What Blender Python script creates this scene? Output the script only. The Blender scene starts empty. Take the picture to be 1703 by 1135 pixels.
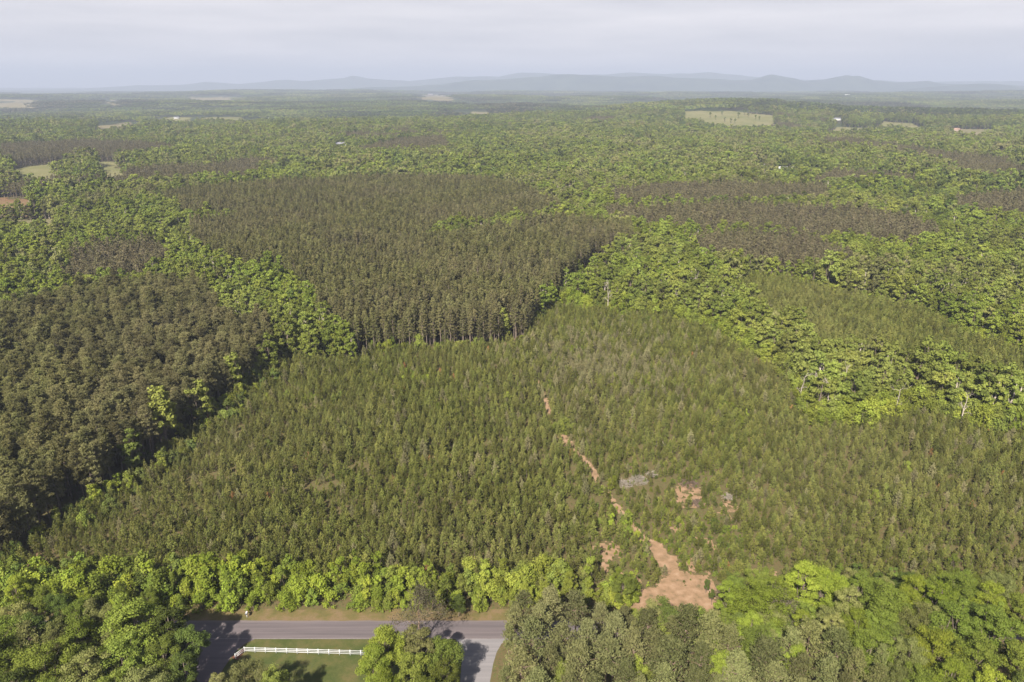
import bpy, math, random
import numpy as np
from mathutils import Vector

# ------------------------------------------------------------------ scene, camera, sky, sun
S = bpy.context.scene
COL = S.collection
F, CX, CY, PITCH, CAMH = 1216.0, 851.5, 567.5, math.radians(19.35), 120.0
cam_d = bpy.data.cameras.new('camera'); cam = bpy.data.objects.new('camera', cam_d); COL.objects.link(cam)
cam_d.sensor_width = 36.0; cam_d.lens = 36.0 * F / 1703.0
cam_d.clip_start = 1.0; cam_d.clip_end = 90000.0
cam.location = (0, 0, CAMH); cam.rotation_euler = (math.pi / 2 - PITCH, 0, 0)
S.camera = cam

SUN_EL = math.radians(42); SHADOW_AZ = math.radians(20)      # shadows run right and away from the camera
SUNV = Vector((-math.sin(SHADOW_AZ) * math.cos(SUN_EL), -math.cos(SHADOW_AZ) * math.cos(SUN_EL), math.sin(SUN_EL)))
sl = bpy.data.lights.new('sun', 'SUN'); sun = bpy.data.objects.new('sun', sl); COL.objects.link(sun)
sl.energy = 5.0; sl.angle = math.radians(0.55); sl.color = (1.0, 0.94, 0.84)
sun.rotation_euler = (-SUNV).to_track_quat('-Z', 'Y').to_euler()
sun.location = (0, 0, 500)

W = bpy.data.worlds.new('World'); S.world = W; W.use_nodes = True
nt = W.node_tree; nt.nodes.clear()
def N(t, typ, **kw):
    n = t.nodes.new(typ)
    for k, v in kw.items(): setattr(n, k, v)
    return n
out = N(nt, 'ShaderNodeOutputWorld'); bg = N(nt, 'ShaderNodeBackground'); bg2 = N(nt, 'ShaderNodeBackground'); mixs = N(nt, 'ShaderNodeMixShader')
sky = N(nt, 'ShaderNodeTexSky', sky_type='NISHITA'); sky.sun_disc = False
sky.sun_elevation = SUN_EL; sky.sun_rotation = math.atan2(SUNV.x, SUNV.y) % (2 * math.pi)
sky.dust_density = 2.0; sky.altitude = 200
bg.inputs['Strength'].default_value = 0.05
nt.links.new(sky.outputs[0], bg.inputs['Color'])
# thin high cloud: a veil that thickens towards the horizon, stretched into streaks
tc = N(nt, 'ShaderNodeTexCoord'); sep = N(nt, 'ShaderNodeSeparateXYZ'); nt.links.new(tc.outputs['Generated'], sep.inputs[0])
mp = N(nt, 'ShaderNodeMapping'); mp.inputs['Scale'].default_value = (1.6, 1.6, 15); mp.inputs['Location'].default_value = (0.35, 0.1, 0.55); mp.inputs['Rotation'].default_value = (0.03, -0.05, 0)
nt.links.new(tc.outputs['Generated'], mp.inputs[0])
nz = N(nt, 'ShaderNodeTexNoise'); nz.inputs['Scale'].default_value = 2.4; nz.inputs['Detail'].default_value = 5; nz.inputs['Roughness'].default_value = 0.5
nt.links.new(mp.outputs[0], nz.inputs['Vector'])
ramp = N(nt, 'ShaderNodeValToRGB'); nt.links.new(nz.outputs['Fac'], ramp.inputs[0])
ramp.color_ramp.elements[0].position = 0.33; ramp.color_ramp.elements[0].color = (0.247, 0.239, 0.255, 1)
ramp.color_ramp.elements[1].position = 0.68; ramp.color_ramp.elements[1].color = (0.330, 0.312, 0.320, 1)
nt.links.new(ramp.outputs[0], bg2.inputs['Color'])
mr = N(nt, 'ShaderNodeMapRange'); nt.links.new(sep.outputs['Z'], mr.inputs['Value'])
mr.inputs['From Min'].default_value = 0.13; mr.inputs['From Max'].default_value = 0.55; mr.inputs['To Min'].default_value = 0.93; mr.inputs['To Max'].default_value = 0.12
nt.links.new(mr.outputs[0], mixs.inputs[0]); nt.links.new(bg.outputs[0], mixs.inputs[1]); nt.links.new(bg2.outputs[0], mixs.inputs[2])
nt.links.new(mixs.outputs[0], out.inputs['Surface'])

S.view_settings.view_transform = 'Standard'; S.view_settings.look = 'None'
S.view_settings.exposure = 1.6; S.view_settings.gamma = 1.0; S.view_settings.use_curve_mapping = False
S.cycles.use_denoising = True
S.cycles.max_bounces = 4; S.cycles.diffuse_bounces = 2; S.cycles.transmission_bounces = 3; S.cycles.glossy_bounces = 1
S.cycles.volume_bounces = 0; S.cycles.transparent_max_bounces = 4
S.cycles.caustics_reflective = False; S.cycles.caustics_refractive = False

# ------------------------------------------------------------------ numbers: noise, terrain, pixel -> ground
RNG = np.random.default_rng(7)
_tab = np.random.default_rng(3).random((256, 256))
def vnoise(x, y):
    xi = np.floor(x).astype(int); yi = np.floor(y).astype(int); fx = x - xi; fy = y - yi
    fx = fx * fx * (3 - 2 * fx); fy = fy * fy * (3 - 2 * fy)
    g = lambda a, b: _tab[a % 256, b % 256]
    return (g(xi, yi) * (1 - fx) + g(xi + 1, yi) * fx) * (1 - fy) + (g(xi, yi + 1) * (1 - fx) + g(xi + 1, yi + 1) * fx) * fy
def sstep(a, b, t):
    t = np.clip((t - a) / (b - a), 0, 1); return t * t * (3 - 2 * t)
HILLS = [(850, 2900, 620, 42), (1500, 2500, 380, 22), (-560, 1900, 300, 10), (1650, 2350, 300, 16), (-900, 1250, 260, 6)]
def terr(x, y):
    x = np.asarray(x, float); y = np.asarray(y, float); d = np.hypot(x, y)
    n = (vnoise(x / 760 + 9, y / 620 + 4) - .5) * 1.5 + (vnoise(x / 300 + 31, y / 260 + 17) - .5) * .6
    n2 = vnoise(x / 2400 + 5, y / 1500 + 8) - .5
    z = sstep(520, 1700, d) * n * (12 + 16 * sstep(1500, 5000, d)) + sstep(3000, 8000, d) * n2 * 60
    for hx, hy, r, h in HILLS:
        z = z + h * np.exp(-((x - hx) ** 2 + (y - hy) ** 2) / (2 * (r * .6) ** 2)) * sstep(600, 1000, d)
    return z
_ds = np.geomspace(60, 60000, 9000)
def px2w(px, py, h=0.0):
    """the place on the ground (or h metres above it) that a pixel of the 1703 x 1135 photo looks at"""
    u = (px - CX) / F; v = (CY - py) / F
    dy = math.cos(PITCH) + math.sin(PITCH) * v; dz = -math.sin(PITCH) + math.cos(PITCH) * v
    t = _ds / dy; x = u * t; y = _ds; z = CAMH + dz * t
    gap = z - terr(x, y) - h
    k = np.argmax(gap <= 0) if np.any(gap <= 0) else len(_ds) - 1
    if k > 0 and gap[k] <= 0:
        a = gap[k - 1] / (gap[k - 1] - gap[k]); return (x[k - 1] + a * (x[k] - x[k - 1]), y[k - 1] + a * (y[k] - y[k - 1]))
    return (x[k], y[k])
def w2px(x, y, z):
    yy = np.asarray(y, float); zz = np.asarray(z, float) - CAMH
    f = yy * math.cos(PITCH) - zz * math.sin(PITCH); up = yy * math.sin(PITCH) + zz * math.cos(PITCH)
    return CX + F * np.asarray(x) / f, CY - F * up / f
def inpoly(P, x, y):
    r = np.zeros(np.shape(x), bool); n = len(P)
    for i in range(n):
        x0, y0 = P[i]; x1, y1 = P[(i + 1) % n]
        c = ((y0 > y) != (y1 > y))
        with np.errstate(divide='ignore', invalid='ignore'):
            r ^= c & (x < (x1 - x0) * (y - y0) / (y1 - y0 + 1e-12) + x0)
    return r
def PP(*pts): return [px2w(*p) for p in pts]

# ------------------------------------------------------------------ materials
def mat(name):
    m = bpy.data.materials.new(name); m.use_nodes = True; m.node_tree.nodes.clear(); t = m.node_tree
    return m, t, N(t, 'ShaderNodeOutputMaterial')
def ramp_node(t, fac, stops):
    r = N(t, 'ShaderNodeValToRGB'); t.links.new(fac, r.inputs[0]); e = r.color_ramp.elements
    while len(e) < len(stops): e.new(0.5)
    for i, (p, c) in enumerate(stops): e[i].position = p; e[i].color = (*c, 1)
    return r.outputs[0]
def noise_node(t, scale, detail=3, rough=.55, coord='Object', vec=None):
    n = N(t, 'ShaderNodeTexNoise'); n.inputs['Scale'].default_value = scale; n.inputs['Detail'].default_value = detail; n.inputs['Roughness'].default_value = rough
    if vec is None:
        tc = N(t, 'ShaderNodeTexCoord'); vec = tc.outputs[coord]
    t.links.new(vec, n.inputs['Vector']); return n.outputs['Fac']
def mixc(t, fac, a, b, blend='MIX'):
    m = N(t, 'ShaderNodeMix', data_type='RGBA', blend_type=blend)
    for sock, v in ((m.inputs[0], fac), (m.inputs[6], a), (m.inputs[7], b)):
        if isinstance(v, (int, float)): sock.default_value = v
        elif isinstance(v, tuple): sock.default_value = (*v, 1)
        else: t.links.new(v, sock)
    return m.outputs[2]
def rough_mat(name, stops, scale=1.0, detail=5, coord='Object', rough=.9, spec=.15):
    m, t, o = mat(name); b = N(t, 'ShaderNodeBsdfPrincipled'); b.inputs['Roughness'].default_value = rough; b.inputs['Specular IOR Level'].default_value = spec
    t.links.new(ramp_node(t, noise_node(t, scale, detail, .6, coord), stops), b.inputs['Base Color']); t.links.new(b.outputs[0], o.inputs[0]); return m
def leaf_mat(name, a, b, alt, trans=.3, amt=.55, rnd=.35, fine=.9):
    """living leaves: two tints mixed leaf by leaf, each tree its own value, whole stands drifting towards a third tint"""
    m, t, o = mat(name)
    oi = N(t, 'ShaderNodeObjectInfo')
    c = mixc(t, ramp_node(t, noise_node(t, fine, 3), [(.36, (0, 0, 0)), (.64, (1, 1, 1))]), a, b)
    drift = ramp_node(t, noise_node(t, .011, 2, .5, vec=oi.outputs['Location']), [(.42, (0, 0, 0)), (.62, (amt, amt, amt))])
    c = mixc(t, drift, c, alt)
    hs = N(t, 'ShaderNodeHueSaturation'); t.links.new(c, hs.inputs['Color'])
    mr = N(t, 'ShaderNodeMapRange'); t.links.new(oi.outputs['Random'], mr.inputs[0]); mr.inputs[3].default_value = 1 - rnd; mr.inputs[4].default_value = 1 + rnd
    t.links.new(mr.outputs[0], hs.inputs['Value'])
    mu = N(t, 'ShaderNodeMath', operation='MULTIPLY'); t.links.new(oi.outputs['Random'], mu.inputs[0]); mu.inputs[1].default_value = 7.31
    fr = N(t, 'ShaderNodeMath', operation='FRACT'); t.links.new(mu.outputs[0], fr.inputs[0])
    mh = N(t, 'ShaderNodeMapRange'); t.links.new(fr.outputs[0], mh.inputs[0]); mh.inputs[3].default_value = .483; mh.inputs[4].default_value = .506
    t.links.new(mh.outputs[0], hs.inputs['Hue'])
    d = N(t, 'ShaderNodeBsdfDiffuse'); tr = N(t, 'ShaderNodeBsdfTranslucent'); mx = N(t, 'ShaderNodeMixShader'); mx.inputs[0].default_value = trans
    t.links.new(hs.outputs[0], d.inputs[0]); t.links.new(hs.outputs[0], tr.inputs[0])
    t.links.new(d.outputs[0], mx.inputs[1]); t.links.new(tr.outputs[0], mx.inputs[2]); t.links.new(mx.outputs[0], o.inputs[0]); return m

M = {}
M['bright'] = leaf_mat('leaf_bright', (.138, .180, .020), (.188, .222, .034), (.160, .174, .040))
M['bright_mid'] = leaf_mat('leaf_bright_mid', (.122, .158, .024), (.166, .194, .038), (.148, .158, .044))
M['soft'] = leaf_mat('leaf_soft', (.112, .142, .030), (.148, .172, .044), (.140, .150, .050))
M['mid'] = leaf_mat('leaf_mid', (.102, .136, .021), (.146, .178, .034), (.142, .150, .046))
M['dark'] = leaf_mat('leaf_dark', (.068, .096, .021), (.098, .126, .029), (.100, .114, .038))
M['olive'] = leaf_mat('leaf_olive', (.120, .134, .038), (.166, .172, .058), (.152, .144, .066))
M['pine'] = leaf_mat('needle_pine', (.095, .098, .033), (.150, .144, .055), (.136, .122, .062), trans=.3, rnd=.36)
M['pine_near'] = leaf_mat('needle_pine_near', (.088, .102, .032), (.138, .144, .053), (.130, .122, .060), trans=.3, rnd=.36)
M['pine_brown'] = leaf_mat('needle_pine_brown', (.101, .094, .044), (.145, .130, .066), (.124, .108, .063), trans=.3, rnd=.3)
M['young'] = leaf_mat('needle_young', (.090, .106, .023), (.149, .156, .042), (.158, .150, .060), trans=.3, rnd=.38, amt=.32)
M['young_pale'] = leaf_mat('needle_young_pale', (.140, .138, .056), (.200, .186, .094), (.18, .165, .08), trans=.3, rnd=.3)
M['rust'] = leaf_mat('needle_rust', (.25, .14, .05), (.20, .11, .045), (.2, .12, .05), trans=.2)
M['bud'] = leaf_mat('bud_grey', (.078, .068, .045), (.110, .096, .064), (.10, .10, .05), trans=.15)
M['bark'] = rough_mat('bark', [(.3, (.075, .055, .042)), (.7, (.15, .12, .095))], 3)
M['bark_pale'] = rough_mat('bark_pale', [(.3, (.24, .20, .165)), (.7, (.38, .33, .28))], 2)
M['bark_red'] = rough_mat('bark_red', [(.3, (.13, .085, .06)), (.7, (.23, .17, .13))], 3)
M['soil'] = rough_mat('red_soil', [(.30, (.072, .066, .028)), (.40, (.150, .098, .054)), (.55, (.205, .128, .076)), (.75, (.255, .178, .115))], .45, 9)
M['track'] = rough_mat('track_soil', [(.3, (.14, .092, .052)), (.5, (.205, .130, .076)), (.7, (.250, .175, .115))], .5, 7)
M['brush'] = rough_mat('dead_brush', [(.3, (.15, .125, .095)), (.7, (.29, .255, .21))], 2)
M['brush_brown'] = rough_mat('dead_brush_brown', [(.3, (0.083, 0.056, 0.041)), (.7, (0.150, 0.112, 0.086))], 2)
M['white'] = rough_mat('white_vinyl', [(.3, (.36, .36, .355)), (.7, (.46, .46, .455))], 1.5, 4, rough=.5, spec=.3)
M['mulch'] = rough_mat('mulch', [(.35, (0.064, 0.024, 0.016)), (.65, (0.108, 0.048, 0.032))], 3)
M['wall'] = rough_mat('house_wall', [(.3, (0.331, 0.324, 0.310)), (.7, (0.389, 0.382, 0.367))], .4, 3, rough=.7)
M['wall_tan'] = rough_mat('house_wall_tan', [(.3, (0.187, 0.144, 0.108)), (.7, (0.238, 0.187, 0.144))], .4, 3, rough=.7)
M['roof'] = rough_mat('house_roof', [(.3, (0.115, 0.115, 0.126)), (.7, (0.158, 0.158, 0.169))], .6, 4)
M['roof_pale'] = rough_mat('house_roof_pale', [(.3, (0.302, 0.302, 0.310)), (.7, (0.374, 0.374, 0.382))], .6, 4, rough=.5)
M['roof_rust'] = rough_mat('house_roof_rust', [(.3, (0.187, 0.115, 0.086)), (.7, (0.259, 0.173, 0.130))], .6, 4)
M['glass'] = rough_mat('window_glass', [(.3, (.04, .05, .06)), (.7, (.08, .09, .1))], 1, 2, rough=.15, spec=.5)
M['wood'] = rough_mat('post_wood', [(.3, (.17, .12, .08)), (.7, (.26, .2, .14))], 4)
M['red'] = rough_mat('red_paint', [(.3, (.5, .04, .03)), (.7, (.58, .06, .04))], 4, 2, rough=.4)
M['darkmetal'] = rough_mat('dark_metal', [(.3, (.06, .06, .07)), (.7, (.10, .10, .11))], 4, 2, rough=.4)

def world_vec(t):
    g = N(t, 'ShaderNodeNewGeometry'); return g.outputs['Position']
def ground_mat():
    m, t, o = mat('forest_floor'); b = N(t, 'ShaderNodeBsdfDiffuse'); p = world_vec(t)
    c = ramp_node(t, noise_node(t, .9, 9, .78, vec=p), [(.36, (.028, .036, .012)), (.43, (.060, .062, .022)), (.50, (.105, .068, .040)), (.56, (.050, .070, .018)), (.65, (.155, .100, .062))])
    far = ramp_node(t, noise_node(t, .006, 6, .6, vec=p), [(.3, (.028, .040, .022)), (.5, (.042, .052, .026)), (.62, (.040, .038, .026)), (.75, (.075, .078, .042))])
    g = N(t, 'ShaderNodeVectorMath', operation='LENGTH'); t.links.new(p, g.inputs[0])
    mr = N(t, 'ShaderNodeMapRange'); t.links.new(g.outputs['Value'], mr.inputs[0]); mr.inputs[1].default_value = 700; mr.inputs[2].default_value = 2500
    t.links.new(mixc(t, mr.outputs[0], c, far), b.inputs[0]); t.links.new(b.outputs[0], o.inputs[0]); return m
M['ground'] = ground_mat()
M['hill'] = rough_mat('far_wooded_hill', [(.3, (.022, .034, .030)), (.7, (.045, .058, .042))], .004, 5)
def grass_mat(name, stops, scale, stops2=None):
    m, t, o = mat(name); b = N(t, 'ShaderNodeBsdfDiffuse'); p = world_vec(t)
    c = ramp_node(t, noise_node(t, scale, 7, .68, vec=p), stops)
    f = noise_node(t, scale * 14, 3, .6, vec=p)
    c = mixc(t, .5, c, ramp_node(t, f, [(.3, (.55, .55, .55)), (.7, (1.0, 1.0, 1.0))]), 'MULTIPLY')
    t.links.new(c, b.inputs[0]); t.links.new(b.outputs[0], o.inputs[0]); return m
M['lawn'] = grass_mat('lawn_grass', [(.3, (0.036, 0.053, 0.016)), (.5, (0.065, 0.070, 0.024)), (.7, (0.103, 0.084, 0.037))], .22)
M['verge'] = grass_mat('verge_grass', [(.3, (0.072, 0.074, 0.025)), (.48, (0.114, 0.091, 0.038)), (.62, (0.148, 0.103, 0.058)), (.75, (0.084, 0.080, 0.030))], .3)
M['field'] = grass_mat('field_grass', [(.3, (.090, .100, .036)), (.5, (.135, .128, .058)), (.7, (.165, .148, .078))], .012)
M['field_dry'] = grass_mat('field_dry', [(.3, (0.119, 0.111, 0.056)), (.5, (0.149, 0.128, 0.072)), (.7, (0.170, 0.145, 0.093))], .012)
M['field_brown'] = grass_mat('field_brown', [(.3, (0.119, 0.071, 0.038)), (.5, (0.145, 0.092, 0.051)), (.7, (0.136, 0.115, 0.056))], .02)
def road_mat(name, base, streak, yc=None, half=3.0):
    m, t, o = mat(name); b = N(t, 'ShaderNodeBsdfPrincipled'); b.inputs['Roughness'].default_value = .85; b.inputs['Specular IOR Level'].default_value = .2
    p = world_vec(t); mp = N(t, 'ShaderNodeMapping'); mp.inputs['Scale'].default_value = (.035, 1.1, 1); t.links.new(p, mp.inputs[0])
    s = noise_node(t, 1.0, 5, .6, vec=mp.outputs[0])
    c = ramp_node(t, s, [(.3, streak), (.55, base), (.75, tuple(v * 1.12 for v in base))])
    c = mixc(t, .45, c, ramp_node(t, noise_node(t, 6, 4, .7, vec=p), [(.3, (.72, .72, .72)), (.7, (1, 1, 1))]), 'MULTIPLY')
    if yc is not None:
        sp = N(t, 'ShaderNodeSeparateXYZ'); t.links.new(p, sp.inputs[0])
        a = N(t, 'ShaderNodeMapRange'); t.links.new(sp.outputs['Y'], a.inputs[0]); a.inputs[1].default_value = yc - half; a.inputs[2].default_value = yc + half
        band = ramp_node(t, a.outputs[0], [(0, (1.12, 1.1, 1.08)), (.14, (1, 1, 1)), (.27, (.86, .86, .87)), (.38, (1, 1, 1)), (.5, (.80, .80, .82)), (.62, (.98, .98, .98)), (.74, (.84, .84, .85)), (.9, (1, 1, 1)), (1, (1.1, 1.08, 1.05))])
        c = mixc(t, .8, c, band, 'MULTIPLY')
    t.links.new(c, b.inputs['Base Color']); t.links.new(b.outputs[0], o.inputs[0]); return m
M['asphalt'] = road_mat('asphalt', (.110, .091, .091), (.078, .066, .067), 138.5)
M['asphalt_side'] = road_mat('asphalt_side', (.110, .088, .091), (.088, .072, .075))
M['concrete'] = road_mat('pale_gravel', (.165, .152, .152), (.132, .122, .123))
M['line'] = rough_mat('road_edge_paint', [(.35, (.12, .10, .10)), (.65, (.18, .16, .16))], 2)

# ------------------------------------------------------------------ mesh builder
class MB:
    def __init__(s): s.V = []; s.n = 0; s.L = []; s.T = []; s.I = []
    def add(s, v, f, mi=0):
        v = np.asarray(v, float).reshape(-1, 3); f = np.asarray(f, int)
        s.L.append((f + s.n).ravel()); s.T.append(np.full(len(f), f.shape[1])); s.I.append(np.full(len(f), mi)); s.V.append(v); s.n += len(v); return s
    def merge(s, o, mi=None):
        for v, l, t, i in zip(o.V, o.L, o.T, o.I): pass
        off = s.n
        s.V += o.V; s.n += o.n; s.L += [l + off for l in o.L]; s.T += o.T; s.I += [i if mi is None else np.full(len(i), mi) for i in o.I]; return s
    def moved(s, dx, dy, dz=0, sc=1.0, rz=0.0):
        o = MB(); c, n = math.cos(rz), math.sin(rz); R = np.array([[c, -n, 0], [n, c, 0], [0, 0, 1]])
        o.V = [v @ R.T * sc + np.array([dx, dy, dz]) for v in s.V]; o.n = s.n; o.L = s.L; o.T = s.T; o.I = s.I; return o
    def mesh(s, name, mats):
        me = bpy.data.meshes.new(name); V = np.concatenate(s.V); L = np.concatenate(s.L); T = np.concatenate(s.T)
        me.vertices.add(len(V)); me.vertices.foreach_set('co', V.ravel()); me.loops.add(len(L)); me.loops.foreach_set('vertex_index', L)
        me.polygons.add(len(T)); me.polygons.foreach_set('loop_start', np.concatenate([[0], np.cumsum(T)[:-1]])); me.polygons.foreach_set('loop_total', T)
        for m in mats: me.materials.append(m)
        me.polygons.foreach_set('material_index', np.concatenate(s.I)); me.update(calc_edges=True); return me
    def tube(s, pts, rad, n=6, mi=0, cap=True):
        P = np.asarray(pts, float); k = len(P); D = np.gradient(P, axis=0); D /= np.linalg.norm(D, axis=1)[:, None] + 1e-9
        ref = np.where(np.abs(D[:, 2:3]) > .9, np.array([[1., 0, 0]]), np.array([[0, 0, 1.]]))
        A = np.cross(D, ref); A /= np.linalg.norm(A, axis=1)[:, None]; B = np.cross(D, A)
        th = np.arange(n) * 2 * math.pi / n; r = np.asarray(rad, float)[:, None, None]
        V = P[:, None] + r * (A[:, None] * np.cos(th)[None, :, None] + B[:, None] * np.sin(th)[None, :, None])
        f = [[i * n + j, i * n + (j + 1) % n, (i + 1) * n + (j + 1) % n, (i + 1) * n + j] for i in range(k - 1) for j in range(n)]
        off = s.n; s.add(V.reshape(-1, 3), f, mi)
        if cap:
            s.L.append(np.arange(n) + off + (k - 1) * n); s.T.append(np.array([n])); s.I.append(np.array([mi]))
        return s
    def box(s, x0, x1, y0, y1, z0, z1, mi=0):
        v = [(x, y, z) for z in (z0, z1) for y in (y0, y1) for x in (x0, x1)]
        return s.add(v, [(0, 2, 3, 1), (4, 5, 7, 6), (0, 1, 5, 4), (2, 6, 7, 3), (0, 4, 6, 2), (1, 3, 7, 5)], mi)
    def cards(s, c, ax, L, Wd, rng, mi=0):
        """small pointed leaves / needle sprays: diamonds along ax"""
        n = len(c); ax = ax / (np.linalg.norm(ax, axis=1)[:, None] + 1e-9); r = rng.normal(size=(n, 3)); b = np.cross(ax, r); b /= np.linalg.norm(b, axis=1)[:, None] + 1e-9
        L = np.broadcast_to(L, n)[:, None]; Wd = np.broadcast_to(Wd, n)[:, None]
        V = np.stack([c - ax * L * .5, c + b * Wd * .5 + ax * L * .08, c + ax * L * .5, c - b * Wd * .5 + ax * L * .08], 1)
        return s.add(V.reshape(-1, 3), np.arange(4 * n).reshape(n, 4), mi)
    def leaves(s, c, nr, size, rng, mi=0):
        nr = nr / (np.linalg.norm(nr, axis=1)[:, None] + 1e-9); r = rng.normal(size=nr.shape); t = np.cross(nr, r)
        return s.cards_n(c, t, nr, size, size * .72, mi)
    def cards_n(s, c, t, nr, L, Wd, mi):
        n = len(c); t = t / (np.linalg.norm(t, axis=1)[:, None] + 1e-9); b = np.cross(nr, t); L = np.broadcast_to(L, n)[:, None]; Wd = np.broadcast_to(Wd, n)[:, None]
        V = np.stack([c - t * L * .5, c + b * Wd * .5, c + t * L * .5, c - b * Wd * .5], 1)
        return s.add(V.reshape(-1, 3), np.arange(4 * n).reshape(n, 4), mi)

def link(name, me, parent=None):
    o = bpy.data.objects.new(name, me); COL.objects.link(o)
    if parent is not None: o.parent = parent
    return o
def tag(o, label=None, cat=None, group=None, kind=None):
    for k, v in (('label', label), ('category', cat), ('group', group), ('kind', kind)):
        if v: o[k] = v
    return o
def empty(name, loc, rz=0, sc=1.0):
    o = bpy.data.objects.new(name, None); COL.objects.link(o); o.location = loc; o.rotation_euler = (0, 0, rz); o.scale = (sc, sc, sc); o.empty_display_size = .5; return o

# ------------------------------------------------------------------ trees: each returns (trunk, crown) builders
def unit(rng, n):
    v = rng.normal(size=(n, 3)); return v / np.linalg.norm(v, axis=1)[:, None]
def wobble(a, b, rng, k=4, amt=.06):
    a = np.asarray(a, float); b = np.asarray(b, float); t = np.linspace(0, 1, k)[:, None]; p = a + (b - a) * t
    p[1:-1] += rng.normal(size=(k - 2, 3)) * amt * np.linalg.norm(b - a); return p
def broadleaf(seed, H=18, R=5.2, base=.28, ncl=46, nleaf=95, leaf=.55, squash=.62, limbs=12, top=0.0):
    rng = np.random.default_rng(seed); T = MB(); C = MB()
    lean = rng.normal(size=2) * .03 * H
    cz = H * (base + 1) / 2; rz = H * (1 - base) / 2
    T.tube([(0, 0, -.3), (lean[0] * .3, lean[1] * .3, H * .3), (lean[0] * .7, lean[1] * .7, H * .6), (lean[0], lean[1], H * .86)], [.022 * H, .016 * H, .010 * H, .003 * H], 7)
    d = unit(rng, ncl); d[:, 2] = d[:, 2] * .9 + .18
    d /= np.linalg.norm(d, axis=1)[:, None]
    lob = 1 + .22 * np.sin(np.arctan2(d[:, 1], d[:, 0]) * rng.integers(2, 4) + rng.random() * 6)
    rr = (rng.random(ncl) ** .55) * .55 + .38
    P = np.stack([lean[0] + d[:, 0] * R * rr * lob, lean[1] + d[:, 1] * R * rr * lob, cz + d[:, 2] * rz * rr * (1 + top * (rng.random(ncl) - .5))], 1)
    rc = R * (.20 + .16 * rng.random(ncl))
    order = np.argsort(-np.linalg.norm(P - np.array([0, 0, cz]), axis=1))
    for i in order[:limbs]:
        z0 = H * (base * .6 + .4 * rng.random()); q = P[i] * np.array([.93, .93, .97])
        s = [lean[0] * z0 / H, lean[1] * z0 / H, min(z0, q[2] - .5)]
        T.tube(wobble(s, q, rng), [.0085 * H, .006 * H, .004 * H, .0015 * H], 4, cap=False)
    for p, r in zip(P, rc):
        k = int(nleaf * (.7 + .6 * rng.random())); u = unit(rng, k); q = rng.random(k)[:, None] ** .4
        c = p + u * q * np.array([r, r, r * squash]) ; nr = u * .85 + rng.normal(size=(k, 3)) * .5 + np.array([0, 0, .22])
        C.leaves(c, nr, leaf * (.6 + .8 * rng.random(k)), rng)
    return T, C
def pine(seed, H=17, R=2.7, crown=.45, nb=46, nt_=3, nn=13, L=.62, wd=.17, loose=.25):
    rng = np.random.default_rng(seed); T = MB(); C = MB(); lean = rng.normal(size=2) * .012 * H
    ax = lambda z: np.array([lean[0] * z / H, lean[1] * z / H, z])
    T.tube([ax(-.3), ax(H * .35), ax(H * .7), ax(H * .98)], [.0125 * H, .0105 * H, .007 * H, .0015 * H], 6)
    for i in range(nb):
        f = (i + rng.random()) / nb; z = H * (1 - crown + crown * f * .97)
        prof = math.sin(min(1, .22 + f * .9) * math.pi * .98) ** .7 if f < .8 else (1 - f) * 2.6 + .08
        ln = R * max(.12, prof) * (1 - loose + 2 * loose * rng.random()); a = i * 2.39996 + rng.normal() * .4
        up = .1 + .55 * f + .15 * rng.normal(); e = ax(z) + np.array([math.cos(a) * ln, math.sin(a) * ln, up * ln])
        if ln > R * .45: T.tube(wobble(ax(z - .1), e, rng, 3, .05), [.0035 * H, .0025 * H, .001 * H], 3, cap=False)
        for j in range(nt_):
            g = .42 + .62 * (j + rng.random() * .8) / nt_; p = ax(z) + (e - ax(z)) * g + rng.normal(size=3) * np.array([.2, .2, .16]) * R * .4
            k = int(nn * (.7 + .6 * rng.random())); u = unit(rng, k); u[:, 2] = u[:, 2] * .8 + .25; q = R * .24 * rng.random((k, 1)) ** .45
            C.cards(p + u * q * np.array([1.1, 1.1, .85]), u * .6 + rng.normal(size=(k, 3)) * .5, L * (.7 + .6 * rng.random(k)), wd * (.7 + .6 * rng.random(k)), rng)
    return T, C
def young_pine(seed, H=5.0, R=1.25, nw=11, nb=6, nn=10):
    rng = np.random.default_rng(seed); T = MB(); C = MB()
    T.tube([(0, 0, -.2), (0, 0, H * .5), (0, 0, H * .97)], [.06, .045, .012], 5)
    for w in range(nw):
        f = (w + .5 * rng.random()) / nw; z = H * (.07 + .82 * f)
        for j in range(nb):
            if rng.random() < .14: continue
            ln = R * min(1, .72 + f) * (1.04 - f) ** .72 * (.6 + .65 * rng.random()); a = j * 6.2832 / nb + w * 1.1 + rng.normal() * .3
            e = np.array([math.cos(a) * ln, math.sin(a) * ln, ln * (.35 + .5 * rng.random())]); o = np.array([0, 0, z])
            g = (.3 + .75 * rng.random((nn, 1)) ** .7); c = o + e * g + rng.normal(size=(nn, 3)) * .085
            d = e / np.linalg.norm(e) * .6 + rng.normal(size=(nn, 3)) * .55 + np.array([0, 0, .6])
            C.cards(c, d, .38 * (.7 + .6 * rng.random(nn)), .165, rng)
    c = np.array([0, 0, 1.0]) * (H * (.84 + .18 * rng.random(24)))[:, None] + rng.normal(size=(24, 3)) * .08
    C.cards(c, rng.normal(size=(24, 3)) * .4 + np.array([0, 0, 1]), .40, .14, rng)
    return T, C
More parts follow.
